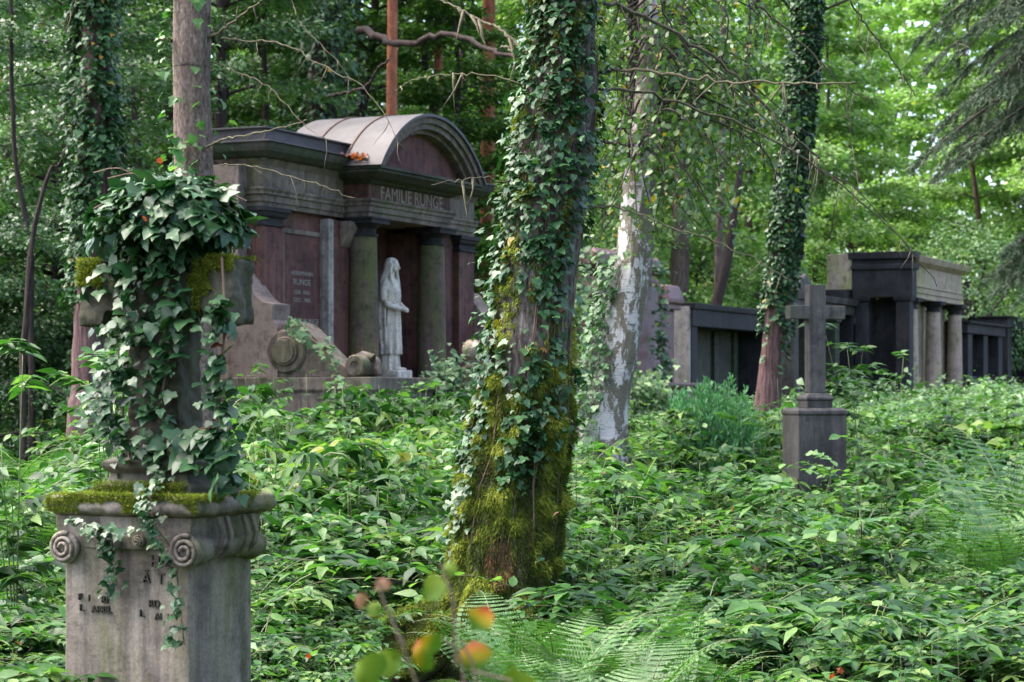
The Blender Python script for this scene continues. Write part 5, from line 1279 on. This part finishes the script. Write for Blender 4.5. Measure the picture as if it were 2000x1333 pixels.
def fern(px, Y, L, nf, label, group=None, dx=0):
    x = (px-1000)/F*Y; g = thing('fern', label, 'fern', (x, Y, ground_z(x, Y)), rf.uniform(0, 360), group)
    for k in range(nf):
        o = bpy.data.objects.new('frond', FR[rf.randrange(5)]); COL.objects.link(o); o.parent = g; s = L*1.4*rf.uniform(.75, 1.15); o.scale = (s, s, s)
        o.rotation_euler = (rf.uniform(-.15, .15), rf.uniform(-.12, .12), 2*math.pi*(k+rf.uniform(-.3, .3))/nf)
for px, Y, L, nf, lb in FERNS:
    fern(px, Y, L, nf, lb)

# ------------------------------------------------------------------ young leafy saplings one can tell apart
def sapling(px, Y, H, nl, size, label, mat=M_UNDL, T=L_OVATE, seed=0, spread=.28, top=None):
    rng = np.random.default_rng(seed+px); x = (px-1000)/F*Y; gz = ground_z(x, Y)
    if top is not None: H = EYE+(HZ-top)/F*Y-gz
    g = thing('sapling', label, 'sapling', (x, Y, gz)); m = MB(); P = []; Fw = []
    for c in range(4 if H > .8 else 3):
        lean = rng.normal(0, spread*.6, 2); s = np.linspace(0, 1, 10); hh = H*(1 if c == 0 else rng.uniform(.6, .95))
        st = np.stack([lean[0]*s**1.3, lean[1]*s**1.3, hh*s], 1); m.tube(st, [.006*(1-.7*i/10) for i in range(10)], 5)
        for b in range(7):
            i = rng.integers(3, 10); a = rng.uniform(0, 6.28); L = rng.uniform(.12, spread+.12); u = np.linspace(0, 1, 7); d = np.array([math.cos(a), math.sin(a), 0])
            tw = st[i]+np.outer(u, d)*L+np.outer(L*.45*u-.15*L*u**2, UP); m.tube(tw[::3], [.003, .002, .0012], 3)
            for j in range(1, 7):
                for sg in (-1, 1):
                    sd = np.array([-d[1], d[0], 0])*sg; P.append(tw[j]); Fw.append(d*.6+sd+rng.normal(0, .2, 3)-UP*.15)
    P = np.array(P); Fw = np.array(Fw); n = len(P)
    leaves_obj('foliage', mat, P, Fw, UP+rng.normal(0, .3, (n, 3)), size*rng.uniform(.7, 1.2, n), T, rng.random(n)*.95, g); m.build('stem', M_STEM, g, smooth=True)
for px, Y, top, sz, lb in (
    (455, 23.5, 690, .10, 'light green sapling at the left corner of the mausoleum ledge'), (530, 23, 735, .10, 'leafy sapling below the first scroll of the side wall'), (620, 24.5, 752, .085, 'sapling in front of the scrolled side wall'),
    (700, 24, 765, .09, 'sapling just below the small volute'), (760, 23.5, 752, .10, 'arching sapling in front of the statue plinth'), (820, 23, 765, .10, 'leafy sapling in front of the mausoleum ledge, left of the ball post'),
    (585, 21, 790, .10, 'low sapling in the thicket before the mausoleum'), (680, 20, 820, .10, 'broad low sapling in the thicket below the statue'), (490, 19.5, 810, .10, 'low sapling in the thicket below the left wall of the mausoleum'),
    (1690, 21, 640, .11, 'bright green sapling standing right of the granite cross'), (1655, 22, 690, .09, 'thin sapling against the pale pier right of the granite cross'), (1740, 23, 700, .09, 'leafy sapling in front of the black porch'), (1530, 20.5, 740, .08, 'sapling in front of the foot of the granite cross'),
    (1460, 21, 800, .09, 'low sapling right of the dwarf conifer'), (1290, 21, 800, .085, 'low sapling in front of the grave railing'), (240, 13.5, 640, .10, 'thin sapling beside the left flank of the stone cross'), (210, 12.5, 730, .10, 'low sapling left of the cross base'),
    (1180, 18.0, 850, .10, 'low sapling just right of the mossy trunk, in front of the birch foot'), (1100, 16, 900, .09, 'leafy shoot touching the right flank of the mossy trunk'), (1230, 15, 930, .10, 'young broad-leaved shoot below the birch'),
    (1370, 17, 905, .09, 'arching shoot in the thicket below the dwarf conifer'), (1580, 17.5, 905, .08, 'slim shoot standing in front of the granite base block'), (1500, 15, 960, .10, 'broad-leaved shoot left below the granite cross'),
    (1720, 17, 850, .09, 'loose shoot in the undergrowth right of the granite base block'), (560, 16, 880, .10, 'broad leafy shoot in the thicket right of the stone cross'), (830, 15.5, 930, .10, 'leafy shoot touching the left flank of the mossy trunk'),
    (640, 13, 1000, .10, 'young shoot in the near thicket between pedestal and trunk'), (740, 17, 865, .09, 'tall shoot in the thicket below the ball post'), (1640, 13.5, 1010, .10, 'large-leaved shoot in the near thicket at the right'),
    (30, 11, 690, .11, 'sapling with long bright leaves at the left edge'), (1850, 26, 770, .10, 'low sapling in front of the sandstone colonnade'), (1960, 28, 760, .1, 'low sapling at the right edge')):
    sapling(px, Y, 1, 0, sz, lb, M_UND if px % 20 else M_UNDL, (L_OVATE, L_POINT)[px // 10 % 2], seed=3, top=top, spread=.30 if px > 300 else .22)

# ivy on the mausoleum scroll, the ledge and the railing
def ivy_strand(label, pts, n, w, size, mat=M_IVYL, seed=1):
    rng = np.random.default_rng(seed); W = [np.array(p, float) for p in pts]; base = Vector(W[0]); g = thing('climbing_ivy', label, 'ivy', base)
    c = curve_pts(W, 50)-np.array(base); i = rng.integers(0, 51, n); q = c[i]+rng.normal(0, 1, (n, 3))*w
    dn = np.tile(np.array([DN.x*.4, -1, .1]), (n, 1)); p, f, nn, S = ivy_arrays(q, dn, size, rng, .9, .35)
    ivy_obj('foliage', mat, p, f, nn, S, L_IVY, rng.random(n)*.95, g); m = MB(); m.tube(c[::5], .006, 4); m.build('stem', M_VINE, g)
Wp = lambda px, py, Y: tuple(at(px, py, Y))
ivy_strand('ivy trailing down over the scroll roundel of the mausoleum side wall', [Wp(570, 630, 27.6), Wp(600, 655, 27.4), Wp(640, 690, 27.1), Wp(655, 735, 26.9), Wp(650, 790, 26.7)], 120, .05, .07, seed=4)
ivy_strand('thin ivy tendril over the shoulder of the scroll', [Wp(566, 632, 27.5), Wp(572, 650, 27.4), Wp(585, 662, 27.3)], 24, .02, .06, seed=5)
ivy_strand('ivy heaped against the ledge left of the ball post', [Wp(883, 720, 29.0), Wp(870, 745, 28.9), Wp(850, 780, 28.8), Wp(860, 830, 28.5)], 480, .14, .075, seed=6)
ivy_strand('ivy clump on the column base inside the mausoleum niche', [Wp(670, 600, 30.6), Wp(676, 620, 30.6), Wp(672, 640, 30.6)], 30, .04, .07, M_IVY, seed=7)
ivy_strand('pale ivy piled over the grave railing beside the birch', [Wp(1235, 775, 32.9), Wp(1265, 760, 32.8), Wp(1292, 790, 32.8), Wp(1292, 860, 32.8)], 760, .15, .075, seed=8)
ivy_strand('dark ivy hanging down the right shoulder of the red granite monument', [Wp(1285, 520, 38.6), Wp(1290, 600, 38.4), Wp(1292, 680, 38.2), Wp(1296, 740, 38)], 240, .07, .09, M_IVY, seed=9)
ivy_strand('ivy with yellow leaves between the mossy trunk and the red monument', [Wp(1130, 480, 36), Wp(1135, 600, 35.5), Wp(1130, 700, 35), Wp(1135, 800, 34)], 520, .11, .085, seed=10)

# ------------------------------------------------------------------ blurred foreground sprig with yellow and red leaves
def grad_leaf_mat(name, stops):
    m, nt, bs = mat_new(name); tc = nt.nodes.new('ShaderNodeTexCoord'); sp = nt.nodes.new('ShaderNodeSeparateXYZ'); nt.links.new(tc.outputs['Object'], sp.inputs[0])
    n = nt.nodes.new('ShaderNodeMath'); n.operation = 'ADD'; nt.links.new(sp.outputs[1], n.inputs[0]); nt.links.new(N_mul(nt, noise_tex(nt, 3), .25), n.inputs[1])
    c = ramp(nt, n.outputs[0], stops); nt.links.new(c, bs.inputs['Base Color']); bs.inputs['Roughness'].default_value = .6; bs.inputs['Specular IOR Level'].default_value = .12
    tr = nt.nodes.new('ShaderNodeBsdfTranslucent'); nt.links.new(mixc(nt, 1, c, (1.3, 1.3, .6), 'MULTIPLY'), tr.inputs[0]); mx = nt.nodes.new('ShaderNodeMixShader'); mx.inputs[0].default_value = .4
    nt.links.new(bs.outputs[0], mx.inputs[1]); nt.links.new(tr.outputs[0], mx.inputs[2]); nt.links.new(mx.outputs[0], nt.nodes['Material Output'].inputs[0]); return m
M_G1 = grad_leaf_mat('yellow_leaf_red_tip', [(.30, (.03, .085, .003)), (.55, (.17, .145, .003)), (.78, (.20, .085, .003)), (1.0, (.15, .014, .003))])
M_G2 = grad_leaf_mat('yellow_green_leaf', [(0, (.028, .08, .004)), (1, (.075, .125, .005))])
M_G3 = grad_leaf_mat('pink_dry_leaf', [(0, (.12, .08, .04)), (1, (.17, .085, .06))])
def sprig():
    Y = 3.4; b = at(880, 1600, Y); gz = ground_z(b.x, Y); g = thing('autumn_sprig', 'out-of-focus sprig of green and yellow leaves with red tips, bottom centre', 'sprig', (b.x, Y, gz))
    L0 = lambda px, py, dy=0: at(px, py, Y+dy)-g.location
    m = MB()
    for pts in (((900, 1250), (925, 1310), (930, 1400), (880, 1700)), ((870, 1250), (905, 1330), (880, 1700)), ((760, 1200), (800, 1300), (850, 1450), (880, 1700)), ((860, 1100), (885, 1180), (890, 1300)), ((740, 1140), (755, 1190), (790, 1260)), ((920, 1310), (1000, 1330))):
        m.tube(curve_pts([tuple(L0(*p)) for p in pts], 12), .0022, 5)
    m.tube([tuple(L0(880, 1700)), (0, 0, -.05)], .003, 5); m.build('stem', plain('brown_stem', (.12, .09, .05)), g)
    import itertools
    for px, py, s, rot, mat in ((930, 1275, .06, 10, M_G1), (922, 1195, .054, -35, M_G1), (848, 1245, .056, 60, M_G1), (885, 1108, .030, 20, M_G2), (850, 1142, .05, 10, M_G2), (790, 1262, .06, 75, M_G2), (740, 1285, .06, 70, M_G2),
                               (975, 1308, .075, -70, M_G2), (880, 1335, .085, 80, M_G2), (950, 1338, .085, -80, M_G2), (748, 1135, .024, 10, M_G3), (712, 1163, .024, 60, M_G3), (735, 1185, .03, 20, M_G2)):
        V, T = L_OVATE if px % 4 else L_IVY2; me = np_mesh('leaf', (V+np.random.default_rng(px).normal(0, .035, V.shape))*np.array([1.2, .92, 2.2]), T, np.full(len(T), .5), True); o = link('leaf', me, mat, g)
        o.location = L0(px, py)-Vector((math.sin(R(-rot))*-.5*s*0, 0, s*.5)); o.scale = (s, s, s); o.rotation_euler = (R(62), 0, R(0)); o.rotation_euler = (Matrix.Rotation(R(-rot), 4, 'Y') @ Matrix.Rotation(R(62), 4, 'X')).to_euler()
sprig()
# small gold-leaved sprigs at the foot of the statue
def gold_sprig():
    rng = np.random.default_rng(33); p = at(725, 735, 29.6); g = thing('gold_sprig', 'wispy little shrub with orange-yellow leaves at the foot of the statue and left column', 'shrub', (p.x, p.y, 1.69)); m = MB(); P = []
    for k in range(13):
        e = np.array([rng.normal(0, .2), rng.normal(0, .06), rng.uniform(.15, .5)]); m.tube([(0, 0, 0), tuple(e*.5+np.array([0, 0, .05])), tuple(e)], [.004, .003, .001], 3)
        n = 11; P.append(np.outer(rng.uniform(.5, 1, n), e)+rng.normal(0, .03, (n, 3)))
    P = np.concatenate(P); n = len(P); leaves_obj('foliage', M_AUT, P, rng.normal(0, 1, (n, 3)), UP+rng.normal(0, .5, (n, 3)), .035, L_OVATE, rng.uniform(.5, 1, n), g); m.build('stem', plain('red_stem', (.22, .05, .04)), g)
gold_sprig()
# fallen autumn leaves caught in the undergrowth
fl = np_mesh('fallen_leaf', L_MAPLE[0]*np.array([1, 1, 2.5]), L_MAPLE[1], np.full(len(L_MAPLE[1]), .1)); fl.materials.append(M_AUT)
fl2 = np_mesh('fallen_leaf', L_OVATE[0]*np.array([1.3, 1, 3]), L_OVATE[1], np.full(len(L_OVATE[1]), .3)); fl2.materials.append(M_G3)
for i, (px, py, Y, k) in enumerate(((1390,1172,12,0),(1405,1168,12,0),(1640,1315,9.6,0),(1625,1325,9.4,0),(1560,1212,11,0),(1503,1255,10.6,1),(1540,1270,10.4,1),(1475,1118,12.4,1),(1808,1240,10.6,0),(575,1138,8.6,1),(1912,828,32,1),(1300,805,21,1),(40,1262,8.7,1),(600,1285,9,0),(1430,1000,14.5,0),(1180,930,17,1),(205,915,13,0),(285,432,8.22,0),(310,318,8.3,0),(1080,1010,11.9,1))):
    o = bpy.data.objects.new('fallen_leaf', fl2 if k else fl); COL.objects.link(o); o.location = at(px, py, Y); o.scale = ((.035 if k == 0 else .04)*(1 if Y > 9 else .7),)*3
    o.rotation_euler = (R(50+i*17 % 40), R(i*37 % 60-30), R(i*71 % 360))
    tag(o, 'orange-red autumn leaf caught on the green foliage' if k == 0 else 'pinkish dry leaf caught on the green foliage', 'leaf', 'orange autumn leaves' if k == 0 else 'pinkish dry leaves')
